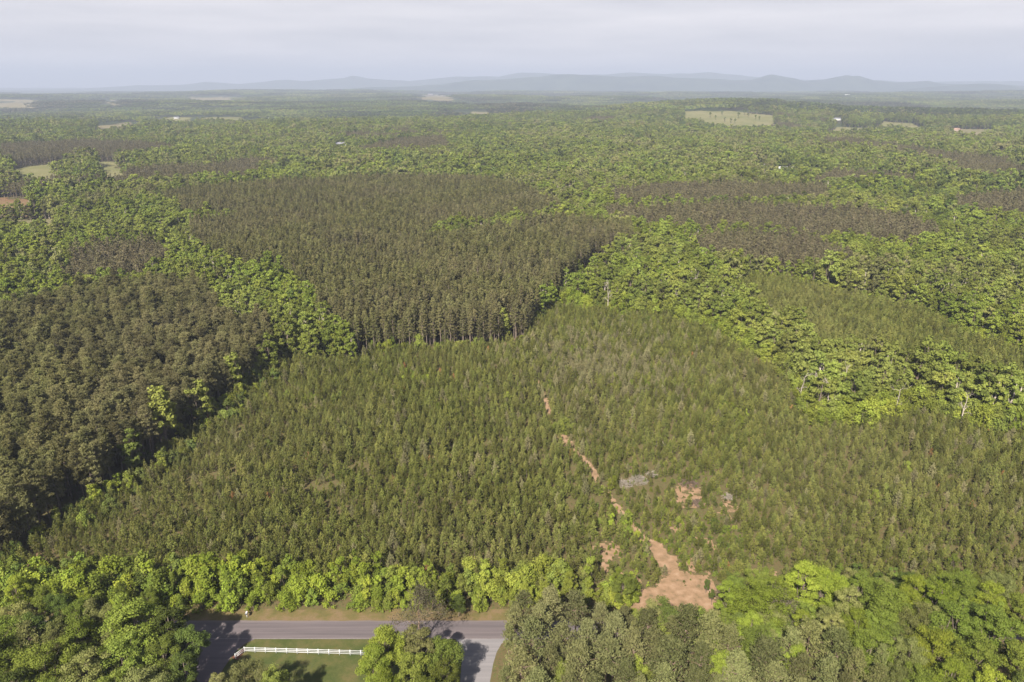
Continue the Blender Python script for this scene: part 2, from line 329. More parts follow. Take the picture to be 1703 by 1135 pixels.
def bare_tree(seed, H=18, R=3.2, buds=0, thick=1.0, depth=3):
    rng = np.random.default_rng(seed); T = MB(); C = MB(); tips = []
    def grow(p, d, ln, r, lv):
        q = p + d * ln; m = (p + q) / 2 + rng.normal(size=3) * .05 * ln
        T.tube([p, m, q], [r, r * .8, r * .55], 5 if lv < 2 else 3, cap=False)
        if lv >= depth: tips.append(q); return
        for _ in range(3 if lv < 2 else 4):
            n = d + rng.normal(size=3) * .55 + np.array([0, 0, .18]); n /= np.linalg.norm(n); s = p + (q - p) * (.55 + .45 * rng.random())
            grow(s, n, ln * (.5 + .22 * rng.random()), r * .5, lv + 1)
    T.tube([(0, 0, -.3), (rng.normal() * .1, rng.normal() * .1, H * .3), (0, 0, H * .5)], [.0135 * H * thick, .0115 * H * thick, .009 * H * thick], 6, cap=False)
    grow(np.array([0, 0, H * .5]), np.array([rng.normal() * .05, rng.normal() * .05, 1.0]), H * .27, .008 * H * thick, 0)
    for k in range(4):
        a = k * 1.7 + rng.random(); grow(np.array([0, 0, H * (.35 + .05 * k)]), np.array([math.cos(a) * .75, math.sin(a) * .75, .62]), R * .8, .0055 * H * thick, 1)
    if buds:
        tp = np.array(tips); k = rng.integers(0, len(tp), buds); c = tp[k] + rng.normal(size=(buds, 3)) * R * .14
        C.leaves(c, rng.normal(size=(buds, 3)), .26 * (.5 + rng.random(buds)), rng)
    return T, C
def sapling(seed, H=5, R=1.9, ncl=22, nleaf=70, leaf=.285):
    rng = np.random.default_rng(seed); T = MB(); C = MB()
    for k in range(4):
        a = rng.random() * 6.28; T.tube(wobble((rng.normal() * .15, rng.normal() * .15, -.15), (math.cos(a) * R * .5, math.sin(a) * R * .5, H * .8), rng), [.05, .04, .03, .01], 4, cap=False)
    for i in range(ncl):
        f = rng.random(); z = H * (.08 + .84 * f); w = R * (1 - .62 * f ** 1.8) * (rng.random() ** .5); a = rng.random() * 6.28
        p = np.array([math.cos(a) * w, math.sin(a) * w, z]); k = int(nleaf * (.7 + .6 * rng.random())); u = unit(rng, k); r = R * (.26 + .2 * rng.random())
        C.leaves(p + u * r * rng.random(k)[:, None] ** .4 * np.array([1, 1, .95]), u * .7 + rng.normal(size=(k, 3)) * .45 + np.array([0, 0, .4]), leaf * (.6 + .8 * rng.random(k)), rng)
    return T, C

class Proto:
    """one tree form: a trunk mesh, a crown mesh (for single trees) and both in one mesh (for the woods)"""
    def __init__(s, kind, H, tc, bark, leaf):
        s.H = H; T, C = tc
        s.trunk = T.mesh(kind + '_trunk', [M[bark]]); s.crown = C.mesh(kind + '_crown', [M[leaf]]) if C.n else None
        s.one = MB().merge(T, 0); s.one.merge(C, 1); s.bark, s.leaf, s.kind = bark, leaf, kind; s._o = None
    def obj(s):
        if s._o is None: s._o = bpy.data.objects.new(s.kind, s.one.mesh(s.kind, [M[s.bark], M[s.leaf]]))
        return s._o
TINTS = ('bright', 'mid', 'dark', 'olive')
near_b = {}
for ti, tint in enumerate(TINTS):
    near_b[tint] = [Proto('broadleaf_tree', 18, broadleaf(100 + ti * 10 + k, 18, (5.0, 4.3, 5.8)[k], (.24, .30, .2)[k], (52, 46, 60)[k], 360, .29), 'bark', tint) for k in range(3)]
mid_b = {}
for ti, tint in enumerate(TINTS):
    mid_b[tint] = [Proto('broadleaf_tree', 18, broadleaf(200 + ti * 10 + k, 18, (4.2, 3.2, 4.6, 3.4)[k], (.10, .0, .08, .0)[k], 46, 66, .70, .70, 7), 'bark_pale' if k == 1 else 'bark', 'bright_mid' if tint == 'bright' else tint) for k in range(4)]
far_b = {t: [Proto('broadleaf_tree', 18, broadleaf(300 + i * 10 + k, 18, (5.0, 4.4)[k], .15, 22, 34, 1.15, .66, 0), 'bark', 'soft' if t == 'bright' else t) for k in range(2)] for i, t in enumerate(TINTS)}
near_p = [Proto('pine_tree', 17, pine(400 + k, 17, (3.5, 3.0, 3.9, 2.7)[k], (.56, .5, .54, .46)[k], 54, 3, 22, .62, .22, .35), 'bark_red', 'pine_near') for k in range(4)]
left_p = [Proto('pine_tree', 17, pine(420 + k, 17, (2.7, 2.3, 2.9, 2.2)[k], (.70, .58, .74, .56)[k], 60, 3, 20, .54, .19, .3), 'bark', 'pine') for k in range(4)]
mid_p = [Proto('pine_tree', 18, pine(440 + k, 18, (1.65, 1.45, 1.9)[k], (.66, .58, .72)[k], 44, 2, 12, .66, .25, .3), 'bark', 'pine') for k in range(3)]
far_p = [Proto('pine_tree', 17, pine(460 + k, 17, 2.0, .55, 18, 2, 7, 1.1, .42, .25), 'bark', 'pine_brown') for k in range(2)]
yp = [Proto('young_pine', 5, young_pine(500 + k, (4.9, 5.5, 4.4, 5.2, 4.7)[k], (1.3, 1.4, 1.2, 1.15, 1.45)[k]), 'bark', 'young') for k in range(5)]
yp_pale = [Proto('young_pine', 5, young_pine(510 + k, (4.8, 5.2)[k], 1.35), 'bark', 'young_pale') for k in range(2)]
yp_rust = Proto('young_pine', 4, young_pine(520, 3.6, .95, 8, 5, 7), 'bark', 'rust')
sap = {t: [Proto('sapling', 5, sapling(600 + i * 10 + k, (5.0, 5.6, 4.2)[k], (1.8, 1.5, 2.1)[k]), 'bark', t) for k in range(3)] for i, t in enumerate(('bright', 'mid', 'dark'))}
dead = [Proto('dead_tree', 18, bare_tree(700 + k, 18, (2.4, 3.4, 2.0)[k]), 'bark_pale', 'bud') for k in range(3)]
budding = Proto('budding_tree', 15, bare_tree(720, 15, 5.0, 4600, 1.0, 4), 'bark_red', 'bud')

# ------------------------------------------------------------------ the ground and the roads
def polar_ground():
    rad = np.concatenate([[0.0], np.arange(40, 500, 20), np.geomspace(500, 33000, 150)]); na = 720; th = np.arange(na) * 2 * math.pi / na
    x = rad[1:, None] * np.sin(th); y = rad[1:, None] * np.cos(th); z = terr(x, y)
    V = np.concatenate([[[0, 0, 0]], np.stack([x, y, z], -1).reshape(-1, 3)]); nr = len(rad) - 1
    i, j = np.meshgrid(np.arange(nr - 1), np.arange(na), indexing='ij'); a = 1 + i * na + j; b = 1 + i * na + (j + 1) % na; c = b + na; d = a + na
    m = MB(); m.add(V, np.stack([a, d, c, b], -1).reshape(-1, 4)); m.L.append(np.stack([np.zeros(na, int), 1 + np.arange(na), 1 + (np.arange(na) + 1) % na], -1)[:, ::-1].ravel()); m.T.append(np.full(na, 3)); m.I.append(np.zeros(na, int))
    me = m.mesh('ground', [M['ground']]); me.polygons.foreach_set('use_smooth', np.ones(len(me.polygons), bool)); return me
tag(link('ground', polar_ground()), kind='structure')
def rough_edge(P, amt, step, rng):
    o = []
    for (x0, y0), (x1, y1) in zip(P, P[1:] + P[:1]):
        n = max(1, int(math.hypot(x1 - x0, y1 - y0) / step))
        for k in range(n):
            t = k / n; o.append((x0 + (x1 - x0) * t + rng.normal() * amt * (k > 0 or 1), y0 + (y1 - y0) * t + rng.normal() * amt))
    return o
def sheet(name, P, z, m, thick=0.0):
    b = MB(); n = len(P)
    area = sum(P[i][0] * P[(i + 1) % n][1] - P[(i + 1) % n][0] * P[i][1] for i in range(n))
    if area < 0: P = P[::-1]
    b.add([(x, y, z) for x, y in P], [list(range(n))]); o = link(name, b.mesh(name, [M[m]])); return tag(o, kind='structure')
rr = np.random.default_rng(11)
ROAD0, ROAD1 = 135.5, 141.6
sheet('verge', rough_edge([(-230, 141.0), (18, 141.0), (18, 145.6), (-230, 145.6)], .22, 1.2, rr), .004, 'verge')
LAWN = PP((300, 1330), (372, 1112), (396, 1081), (424, 1062), (764, 1062), (772, 1100), (768, 1330))
sheet('lawn', LAWN, .004, 'lawn')
sheet('main_road', [(-330, ROAD0)] + [(x, ROAD1 + .14 * (vnoise(np.array(x * .6), np.array(.5)) - .5)) for x in range(330, -331, -2)][::-1][::-1] and [(-330, ROAD0), (330, ROAD0)] + [(x, ROAD1 + .3 * float(vnoise(np.array(x * .55), np.array(.5)) - .5)) for x in range(330, -331, -2)], .012, 'asphalt')
side = PP((285, 1063.2), (424, 1063.2), (407, 1071), (394, 1082), (383, 1095), (371, 1113), (352, 1150), (310, 1330), (215, 1330), (268, 1150), (285, 1100))
sheet('side_road', side, .008, 'asphalt_side')
drive = PP((758, 1063.2), (846, 1063.2), (834, 1071), (826, 1085), (820, 1105), (812, 1150), (806, 1330), (752, 1330), (764, 1150), (768, 1100), (766, 1080))
sheet('driveway', drive, .008, 'concrete')
sheet('road_edge_line', [(-70, ROAD0 + .10), (60, ROAD0 + .10), (60, ROAD0 + .24), (-70, ROAD0 + .24)], .016, 'line')
sheet('mulch_bed', rough_edge(PP((384, 1096), (392, 1086), (404, 1079), (412, 1080), (402, 1090), (396, 1098)), .12, .7, rr), .012, 'mulch')

# bare red soil in the young plantation
SOIL = [
    ('clearing', 'soil', PP((1062, 985), (1084, 973), (1108, 962), (1100, 945), (1084, 925), (1074, 905), (1082, 897), (1102, 908), (1122, 928), (1134, 950), (1152, 958), (1178, 955), (1188, 972), (1196, 1002), (1204, 1040), (1140, 1042), (1060, 1032), (1040, 1012))),
    ('bare_soil', 'soil', PP((985, 905), (1010, 905), (1030, 912), (1030, 926), (1018, 940), (1012, 962), (1004, 958), (1006, 935), (990, 925))),
    ('bare_soil', 'soil', PP((1036, 952), (1060, 962), (1082, 985), (1078, 1000), (1056, 988))),
    ('bare_soil', 'soil', PP((1118, 812), (1140, 800), (1168, 816), (1168, 840), (1150, 846), (1128, 838))),
    ('bare_soil', 'soil', PP((1118, 880), (1132, 872), (1136, 888), (1124, 896))),
    ('bare_soil', 'soil', PP((1150, 892), (1172, 890), (1192, 906), (1186, 918), (1158, 906))),
    ('bare_soil', 'soil', PP((1198, 828), (1216, 832), (1220, 856), (1208, 862))),
    ('bare_soil', 'soil', PP((1140, 935), (1150, 932), (1156, 960), (1142, 962))),
    ('bare_soil', 'soil', PP((832, 556), (852, 558), (860, 578), (838, 578))),
    ('bare_soil', 'soil', PP((1426, 700), (1434, 684), (1458, 684), (1462, 698))),
    ('bare_soil', 'soil', PP((1240, 945), (1290, 950), (1300, 968), (1246, 962))),
    ('bare_soil', 'soil', PP((926, 724), (948, 728), (952, 740), (936, 744))),
    ('bare_soil', 'soil', PP((30, 930), (62, 916), (66, 930), (34, 945))),
]
def ragged(nm, m, P, z, wob=3.2, keep=.24, c=.55):
    """a patch of bare ground whose edge frays and which weeds break up"""
    xs = [p[0] for p in P]; ys = [p[1] for p in P]; gx = np.arange(min(xs) - 3, max(xs) + 3, c); gy = np.arange(min(ys) - 3, max(ys) + 3, c); X, Y = np.meshgrid(gx, gy)
    cx, cy = X + c / 2, Y + c / 2; w1 = (vnoise(cx / 2.1 + 3, cy / 2.1 + 9) - .5) * wob + (vnoise(cx / .8, cy / .8) - .5) * wob * .5; w2 = (vnoise(cx / 2.3 + 77, cy / 2.0 + 5) - .5) * wob + (vnoise(cx / .9 + 9, cy / .8 + 4) - .5) * wob * .5
    ins = (inpoly(P, cx + w1, cy + w2) & (vnoise(cx / 1.7 + 21, cy / 1.5 + 60) * .7 + vnoise(cx / .7, cy / .7 + 30) * .3 > keep))[:-1, :-1]
    X = X + (vnoise(X * 3.1, Y * 2.7) - .5) * c * .8; Y = Y + (vnoise(X * 2.3 + 8, Y * 3.3) - .5) * c * .8
    V = np.stack([X, Y, np.full(X.shape, z)], -1).reshape(-1, 3); w = len(gx); i, j = np.nonzero(ins); a = i * w + j
    tag(link(nm, MB().add(V, np.stack([a, a + 1, a + 1 + w, a + w], -1)).mesh(nm, [M[m]])), kind='structure')
for i, (nm, m, P) in enumerate(SOIL): ragged(nm, m, P, .006 + .0005 * i, 3.4 if nm == 'bare_soil' else 2.6, .34 if nm == 'bare_soil' else .08)
def strip(px, w):
    P = np.array([px2w(*p) for p in px]); D = np.gradient(P, axis=0); D /= np.linalg.norm(D, axis=1)[:, None]; n = np.stack([-D[:, 1], D[:, 0]], 1) * np.asarray(w)[:, None] / 2
    return [tuple(p) for p in P + n] + [tuple(p) for p in (P - n)[::-1]]
TRACKS = [strip([(893, 634), (901, 652), (908, 672), (915, 692)], [1.7, 2.2, 2.2, 1.8]),
          strip([(918, 700), (934, 726), (950, 745), (972, 766), (985, 780), (996, 806), (1016, 832), (1036, 856), (1054, 880), (1080, 903)], [.7, .8, .7, 2.4, 2.1, 1.9, 2.4, 1.9, 2.0, 3.4])]
for i, P in enumerate(TRACKS): ragged('dirt_track', 'track', P, .0135 + i * .001, 1.0, .05, .4)

# far fields: sheets that follow the ground
H0 = 19.0
FIELDS = [  # name, material, near edge given at tree-top height, far edge on the ground
    ('field', 'field', PP((1144, 200, 13), (1175, 208, 13), (1212, 217, 13), (1240, 213, 13), (1316, 208, 13), (1290, 194), (1240, 187), (1148, 184))),
    ('field', 'field', PP((1386, 222, 16), (1442, 224, 16), (1444, 214), (1394, 212))),
    ('field', 'field', PP((1440, 214, 16), (1526, 216, 16), (1522, 207), (1448, 203))),
    ('field', 'field_dry', PP((1562, 223, H0), (1600, 226, H0), (1648, 226, H0), (1652, 216), (1600, 214), (1566, 214))),
    ('field', 'field', PP((8, 296, H0), (60, 293, H0), (112, 279, H0), (106, 270), (60, 276), (12, 286))),
    ('field', 'field', PP((158, 291, H0), (205, 289, H0), (208, 270), (165, 271))),
    ('field', 'field_brown', PP((-60, 341, 13), (66, 339, 13), (66, 331), (-60, 330))),
    ('field', 'field_dry', PP((-60, 379, 12), (92, 374, 12), (94, 366), (-60, 369))),
    ('field', 'field_dry', PP((165, 217, H0), (196, 215, H0), (236, 207, H0), (230, 202), (200, 206), (166, 213))),
    ('field', 'field', PP((268, 201, H0), (312, 202, H0), (316, 196), (276, 195))),
    ('field', 'field', PP((352, 201, H0), (420, 202, H0), (420, 195), (356, 195))),
    ('field', 'field_dry', PP((-40, 175, H0), (60, 174, H0), (80, 168), (-40, 167))),
    ('field', 'field_dry', PP((690, 163, H0), (760, 164, H0), (752, 157), (700, 157))),
    ('field', 'field_dry', PP((180, 170, H0), (206, 170, H0), (206, 165), (182, 165))),
    ('field', 'field_dry', PP((300, 166, H0), (390, 166, H0), (390, 162), (300, 162))),
    ('field', 'field_dry', PP((780, 190, H0), (830, 190, H0), (830, 186), (785, 186))),
]
def infield(P, x, y):
    k = np.clip((np.hypot(x, y) - 400) / 2600, .25, 2.0); return inpoly(P, x + (vnoise(x / (70 * k) + 3, y / (90 * k) + 61) - .5) * 120 * k, y + (vnoise(x / (60 * k) + 33, y / (80 * k) + 6) - .5) * 85 * k)
def field_sheet(nm, m, P):
    xs = [p[0] for p in P]; ys = [p[1] for p in P]; s = max(4.0, min((max(xs) - min(xs)) / 60, 40)); sy = max(4.0, min((max(ys) - min(ys)) / 60, 40))
    gx = np.arange(min(xs), max(xs) + s, s); gy = np.arange(min(ys), max(ys) + sy, sy); X, Y = np.meshgrid(gx, gy); ins = infield(P, X + s / 2, Y + sy / 2)[:-1, :-1]
    if not ins.any(): return
    V = np.stack([X, Y, terr(X, Y) + .45], -1).reshape(-1, 3); w = len(gx); i, j = np.nonzero(ins); a = i * w + j
    tag(link(nm, MB().add(V, np.stack([a, a + 1, a + 1 + w, a + w], -1)).mesh(nm, [M[m]])), kind='structure')
for f in FIELDS: field_sheet(*f)

# distant mountains: real ridges at their distance
def ridge(px, D, depth, seed):
    xs = np.arange(px[0][0], px[-1][0] + 1, 5.0); yy = np.interp(xs, [p[0] for p in px], [p[1] for p in px])
    rng = np.random.default_rng(seed); yy = 146 - (146 - yy) * 1.2
    yy = yy + (vnoise(xs / 23 + seed, np.full(len(xs), 1.5)) - .5) * 2.2
    k = 13; m = MB(); V = []
    for c in range(k):
        f = (c - (k - 1) / 2) / ((k - 1) / 2); yd = D + f * depth
        for x, y in zip(xs, yy):
            v = (CY - y) / F; dy = math.cos(PITCH) + math.sin(PITCH) * v; dz = -math.sin(PITCH) + math.cos(PITCH) * v
            z = CAMH + dz / dy * D; X = (x - CX) / F * D / dy * .999
            hz = -60 + (z + 60) * max(0.0, math.cos(f * math.pi / 2)) ** 1.3 + (float(vnoise(np.array(X / 700 + seed), np.array(yd / 700))) - .5) * 90 * (abs(f) > .01) * (1 - abs(f))
            V.append((X, yd, hz))
    w = len(xs); i, j = np.meshgrid(np.arange(k - 1), np.arange(w - 1), indexing='ij'); a = (i * w + j).ravel()
    me = m.add(V, np.stack([a, a + 1, a + 1 + w, a + w], -1)).mesh('hill', [M['hill']]); me.polygons.foreach_set('use_smooth', np.ones(len(me.polygons), bool))
    tag(link('hill', me), kind='structure')
ridge([(560, 150), (640, 146), (720, 142), (800, 137), (880, 132), (950, 127.5), (1000, 129.5), (1040, 131), (1100, 131), (1160, 133), (1220, 136), (1250, 135.5), (1285, 128), (1312, 132), (1340, 138.5), (1380, 136), (1418, 130), (1450, 137), (1500, 139), (1545, 137), (1580, 141), (1640, 141), (1720, 145), (1900, 150)], 11600, 1100, 4)
ridge([(1480, 152), (1560, 145), (1620, 141), (1660, 141.5), (1703, 146), (1780, 144), (1900, 150)], 10000, 700, 9)
ridge([(150, 147), (240, 143), (300, 142), (350, 138.5), (400, 141), (440, 137.5), (480, 134.5), (520, 138), (575, 134), (592, 129.5), (612, 133.5), (680, 137), (760, 130.5), (830, 131), (870, 124.5), (900, 125.5), (940, 129), (1000, 128), (1050, 125), (1110, 128), (1180, 125), (1240, 131), (1320, 135), (1420, 136), (1560, 139), (1703, 137), (1900, 138)], 16500, 1600, 15)

# ------------------------------------------------------------------ what grows where
YP1 = PP((-130, 978), (60, 962), (300, 962), (700, 962), (960, 966), (1060, 985), (1190, 980), (1300, 985), (1500, 1000), (1950, 1000),
         (1950, 770), (1703, 725), (1600, 705), (1500, 676), (1450, 700), (1350, 706), (1340, 660), (1310, 625), (1260, 594), (1190, 554), (1110, 524), (1020, 520), (950, 512),
         (962, 500), (985, 470), (1010, 463), (1090, 466), (1086, 446, 5), (1000, 422, 5), (985, 425, 5), (960, 468), (920, 507), (885, 547), (870, 574), (820, 580), (700, 583), (604, 588),
         (596, 606), (482, 602), (450, 622), (350, 694), (260, 764), (180, 824), (60, 905), (-130, 990))
YP2 = PP((1225, 464), (1300, 471), (1380, 491), (1450, 507), (1530, 524), (1600, 563), (1703, 596), (1950, 640), (1950, 690), (1703, 636, 13), (1600, 608, 13), (1480, 596, 13), (1400, 573, 13), (1330, 539, 13), (1260, 508, 13), (1215, 487, 13))
MPS = [  # mature pine stands
    ('left', PP((-300, 1120), (-60, 985), (20, 925), (60, 900), (180, 820), (260, 760), (350, 690), (450, 618), (478, 604), (472, 574, 17), (440, 524, 17), (362, 508, 17), (356, 470, 17), (322, 456, 17), (250, 451, 17), (130, 465, 17), (0, 505, 17), (-400, 560, 17))),
    ('mid', PP((604, 594), (700, 592), (820, 588), (834, 577), (838, 548), (848, 548), (856, 572), (872, 571), (885, 544), (920, 504), (960, 465), (985, 440), (1052, 428), (1050, 365, 18), (1000, 361, 18), (930, 357, 18), (820, 372, 18), (700, 385, 18),
               (720, 372, 18), (830, 358, 18), (935, 345, 18), (930, 335, 18), (860, 302, 18), (780, 291, 18), (600, 291, 18), (480, 297, 18), (330, 306, 18), (262, 317, 18), (320, 350, 18), (395, 345, 18), (390, 355, 18), (315, 365, 18), (316, 390, 18), (380, 420, 18), (470, 434, 18), (522, 470, 18), (532, 504, 18), (606, 541, 18))),
    ('far', PP((100, 455, 16), (185, 450, 16), (250, 440, 16), (282, 425, 16), (270, 398, 16), (190, 396, 16), (120, 412, 16))),
    ('far', PP((1018, 333, 16), (1100, 333, 16), (1375, 328, 16), (1382, 312, 16), (1370, 303, 16), (1100, 305, 16), (1020, 312, 16))),
    ('far', PP((1008, 356, 16), (1100, 372, 16), (1280, 376, 16), (1390, 388, 16), (1500, 398, 16), (1570, 388, 16), (1560, 372, 16), (1440, 343, 16), (1200, 335, 16), (1010, 344, 16))),
    ('far', PP((1140, 400, 16), (1200, 415, 16), (1330, 432, 16), (1410, 428, 16), (1425, 418, 16), (1345, 385, 16), (1200, 381, 16), (1150, 388, 16))),
    ('far', PP((1590, 348, 16), (1760, 352, 16), (1760, 318, 16), (1650, 318, 16), (1590, 326, 16))),
    ('far', PP((600, 252, 16), (680, 249, 16), (750, 243, 16), (740, 226, 16), (660, 230, 16), (600, 244, 16))),
    ('far', PP((340, 282, 16), (420, 278, 16), (470, 266, 16), (420, 262, 16), (350, 272, 16))),
    ('far', PP((0, 262, 16), (160, 258, 16), (300, 250, 16), (285, 240, 16), (150, 232, 16), (0, 240, 16))),
    ('far', PP((1330, 300, 16), (1480, 300, 16), (1540, 310, 16), (1500, 288, 16), (1390, 283, 16))),
]
HWGAP = PP((545, 448), (640, 446), (640, 436), (550, 434))       # a gap with green undergrowth inside the pines
BRUSH = [(*px2w(1062, 804), 3.4), (*px2w(1040, 810), 2.8), (*px2w(1084, 794), 2.0), (*px2w(1212, 832), 2.0)]
def classify(x, y):
    t = np.zeros(x.shape, int)                                   # 0 broadleaf
    d = np.hypot(x, y)
    n = vnoise(x / 210 + 50, y / 330 + 20) * .6 + vnoise(x / 90 + 5, y / 120 + 77) * .4
    t[(d > 950) & (n > .73)] = 4                                   # brown pine patches far off
    for nm, P in MPS:
        k = inpoly(P, x, y); t[k] = {'left': 2, 'mid': 3, 'far': 4}[nm]
    t[inpoly(HWGAP, x, y)] = 9
    t[inpoly(YP2, x, y)] = 5; t[inpoly(YP1, x, y)] = 1
    for _, _, P in SOIL: t[inpoly(P, x, y)] = 9
    for bx, by, br in BRUSH: t[np.hypot(x - bx, (y - by) * .62) < br] = 9
    for P in TRACKS:
        for oy in (0, 1.3, 2.6): t[inpoly(P, x, y + oy)] = 9
    t[(t == 9) & (np.hypot(x, y) < 420) & (y > 165) & (vnoise(x / 3.1 + 9, y / 3.3 + 70) > .72)] = 1
    for _, _, P in FIELDS: t[infield(P, x, y)] = 9
    t[y < 161 * (d < 400)] = np.where(t[y < 161 * (d < 400)] == 2, 2, np.where(t[y < 161 * (d < 400)] == 1, 1, 9))  # the strip by the road is planted by hand below
    t[y < 148] = np.where((t[y < 148] == 2) & (x[y < 148] < -105), 2, 9)
    return t
HOUSES = [  # px, py of the base, length, depth, wall height, wall, roof, turn, label
    (1620, 431, 16, 4.6, 2.8, 'wall', 'roof_pale', .1, 'white mobile home among the broadleaf trees at right'),
    (1268, 280, 16, 9, 3.2, 'wall', 'roof', .5, 'grey roofed white house at the near end of the brown clearing'),
    (1306, 285, 22, 11, 3.4, 'wall_tan', 'roof_pale', -.2, 'pale roofed tan house beside the grey roofed house'),
    (568, 247, 22, 12, 8.5, 'wall', 'roof', .3, 'tall white farmhouse standing alone above the green woods'),
    (1588, 219, 24, 13, 5, 'wall_tan', 'roof_rust', .2, 'brown roofed barn on the pale field at far right'),
    (1392, 201, 30, 12, 5, 'wall', 'roof', -.2, 'white house with outbuildings above the far pasture'),
    (294, 198, 18, 10, 4.5, 'wall', 'roof', .1, 'white house in a small pale field far left'),
    (450, 198, 16, 12, 8, 'wall', 'roof', .5, 'small tall white house at the edge of far dark pines'),
    (1408, 163, 40, 26, 20, 'wall', 'roof_pale', .1, 'white tall building below the blue mountains'),
    (764, 161, 40, 24, 9, 'wall', 'roof', 0, 'white warehouse at the end of the far town field'),
    (712, 159, 110, 34, 8, 'wall_tan', 'roof', .05, 'long low tan factory in the far hazy town'),
    (1018, 166, 34, 18, 8, 'wall', 'roof', 0, 'tiny dark roofed house far off below the mountains'),
]
HW = [px2w(h[0], h[1]) for h in HOUSES]
def jgrid(s, x0, x1, y0, y1, jit, rng, ang=0.0, sy=None):
    sy = sy or s; c, n = math.cos(ang), math.sin(ang); L = max(abs(x0), abs(x1), abs(y0), abs(y1)) * 1.5
    if ang == 0: gx, gy = np.meshgrid(np.arange(x0, x1, s), np.arange(y0, y1, sy))
    else: gx, gy = np.meshgrid(np.arange(-L, L, s), np.arange(-L, L, sy))
    gx = gx + (np.arange(gx.shape[0]) % 2)[:, None] * s * .5
    gx = gx.ravel() + rng.uniform(-jit, jit, gx.size) * s; gy = gy.ravel() + rng.uniform(-jit, jit, gy.size) * sy
    x = gx * c - gy * n; y = gx * n + gy * c; k = (x > x0) & (x < x1) & (y > y0) & (y < y1); return x[k], y[k]
def in_view(x, y, m=1.06, extra=25): return np.abs(x) < (y * .745 * m + extra)
def clear_houses(x, y):
    k = np.ones(len(x), bool)
    for (hx, hy), h in zip(HW, HOUSES):
        r = max(h[2], h[3]) * .5 + 4; dn = max(30, min(14 / max(CAMH / hy, .02), 420)) * (.75 if hy < 3500 else 1)
        k &= ~((np.abs(x - hx * y / hy) < r) & (y > hy - dn) & (y < hy + r))
    return k
POP = {k: [] for k in ('broadleaf', 'pine', 'young', 'sapling')}   # (x, y, scale, rz, proto)
FARMAX = 2600.0
rng = np.random.default_rng(21)
def pick_tint(x, y, rng):
    n = vnoise(x / 70 + 3, y / 90 + 60); r = rng.random(len(x)) + (n - .5) * .7
    d = np.hypot(x, y); pale = sstep(700, 1500, d) * .15; r = np.where((d < 720) & (r < .2), r + .35, r); r = np.where((d < 720) & (r > .9), r - .2, r)
    far = sstep(1300, 2300, d) * .34
    return np.where(r < .17 - pale * .6 + far, 2, np.where(r < .62 + pale * .4 + far * .6, 1, np.where(r < .88 - pale * .6 + far * .2, 0, 3)))
# broadleaf woods, in three rings so that spacing and detail fall with distance
for lo, hi, s, setn in ((120, 560, 4.9, 'mid'), (560, 900, 5.8, 'mid'), (900, 1700, 7.6, 'far'), (1700, FARMAX, 9.6, 'far')):
    x, y = jgrid(s, -hi, hi, 90, hi, .46, rng); d = np.hypot(x, y); k = (d >= lo) & (d < hi) & in_view(x, y); x, y = x[k], y[k]
    k = (classify(x, y) == 0) & clear_houses(x, y); x, y = x[k], y[k]; t = pick_tint(x, y, rng)
    sc = np.clip(rng.normal(1.0, .19, len(x)), .5, 1.5) * (s / 5.6) ** .35 * (.86 + .3 * vnoise(x / 60, y / 60))
    st = mid_b if setn == 'mid' else far_b; rz = rng.random(len(x)) * 6.283
    vi = rng.integers(0, len(st['mid']), len(x))
    POP['broadleaf'] += [(x[i], y[i], sc[i], rz[i], st[TINTS[t[i]]][vi[i]], TINTS[t[i]]) for i in range(len(x))]
# pines
for typ, s, st, hi in ((2, 3.75, left_p, 700), (3, 2.95, mid_p, 1300), (4, 4.3, far_p, FARMAX)):
    x, y = jgrid(s, -hi, hi, 90, hi, .4, rng, .3 if typ != 4 else 0); k = in_view(x, y) & (np.hypot(x, y) < hi); x, y = x[k], y[k]
    k = (classify(x, y) == typ) & clear_houses(x, y); x, y = x[k], y[k]
    sc = np.clip(rng.normal(1.0, .12, len(x)), .65, 1.35) * (.93 + .16 * vnoise(x / 45, y / 45)); rz = rng.random(len(x)) * 6.283; vi = rng.integers(0, len(st), len(x))
    if typ == 2: k2 = rng.random(len(x)) < .9
    else: k2 = rng.random(len(x)) < .93
    POP['pine'] += [(x[i], y[i], sc[i], rz[i], st[vi[i]], 'pine') for i in range(len(x)) if k2[i]]
    if typ == 2:                                                  # a few broadleaf crowns within the left stand
        q = np.nonzero((vnoise(x / 22 + 8, y / 22 + 3) > .86) & (rng.random(len(x)) < .5))[0]
        POP['sapling'] += [(x[i] + 2, y[i] + 2, sc[i] * 1.4, rz[i], sap['mid'][i % 3], 'mid') for i in q]
# the young plantation, in rows
x, y = jgrid(2.1, -420, 460, 140, 620, .26, rng, .42, 2.75); k = in_view(x, y, 1.05, 12); x, y = x[k], y[k]; c = classify(x, y)
dens = vnoise(x / 9 + 3, y / 9 + 9); px_, py_ = w2px(x, y, 0 * x)
thin = np.exp(-(((px_ - 1130) / 110) ** 2 + ((py_ - 850) / 80) ** 2)) * .42                      # patchy by the clearing
k = ((c == 1) & (rng.random(len(x)) < np.where(dens > .86, .55, .97) - thin)); xk, yk = x[k], y[k]
big = vnoise(xk / 38 + 11, yk / 38 + 2)
sc = np.clip(rng.normal(1.0, .19, len(xk)), .45, 1.5) * (.76 + .42 * big); rz = rng.random(len(xk)) * 6.283; vi = rng.integers(0, 5, len(xk)); ru = rng.random(len(xk))
pxk, pyk = w2px(xk, yk, 0 * xk + 4); pale = .75 * np.exp(-(((pxk - 1010) / 105) ** 2 + ((pyk - 600) / 42) ** 2) * .8) + .05
POP['young'] += [(xk[i], yk[i], sc[i], rz[i], yp_rust if ru[i] < .005 else yp_pale[i % 2] if ru[i] < .005 + pale[i] else yp[vi[i]], 'young') for i in range(len(xk))]
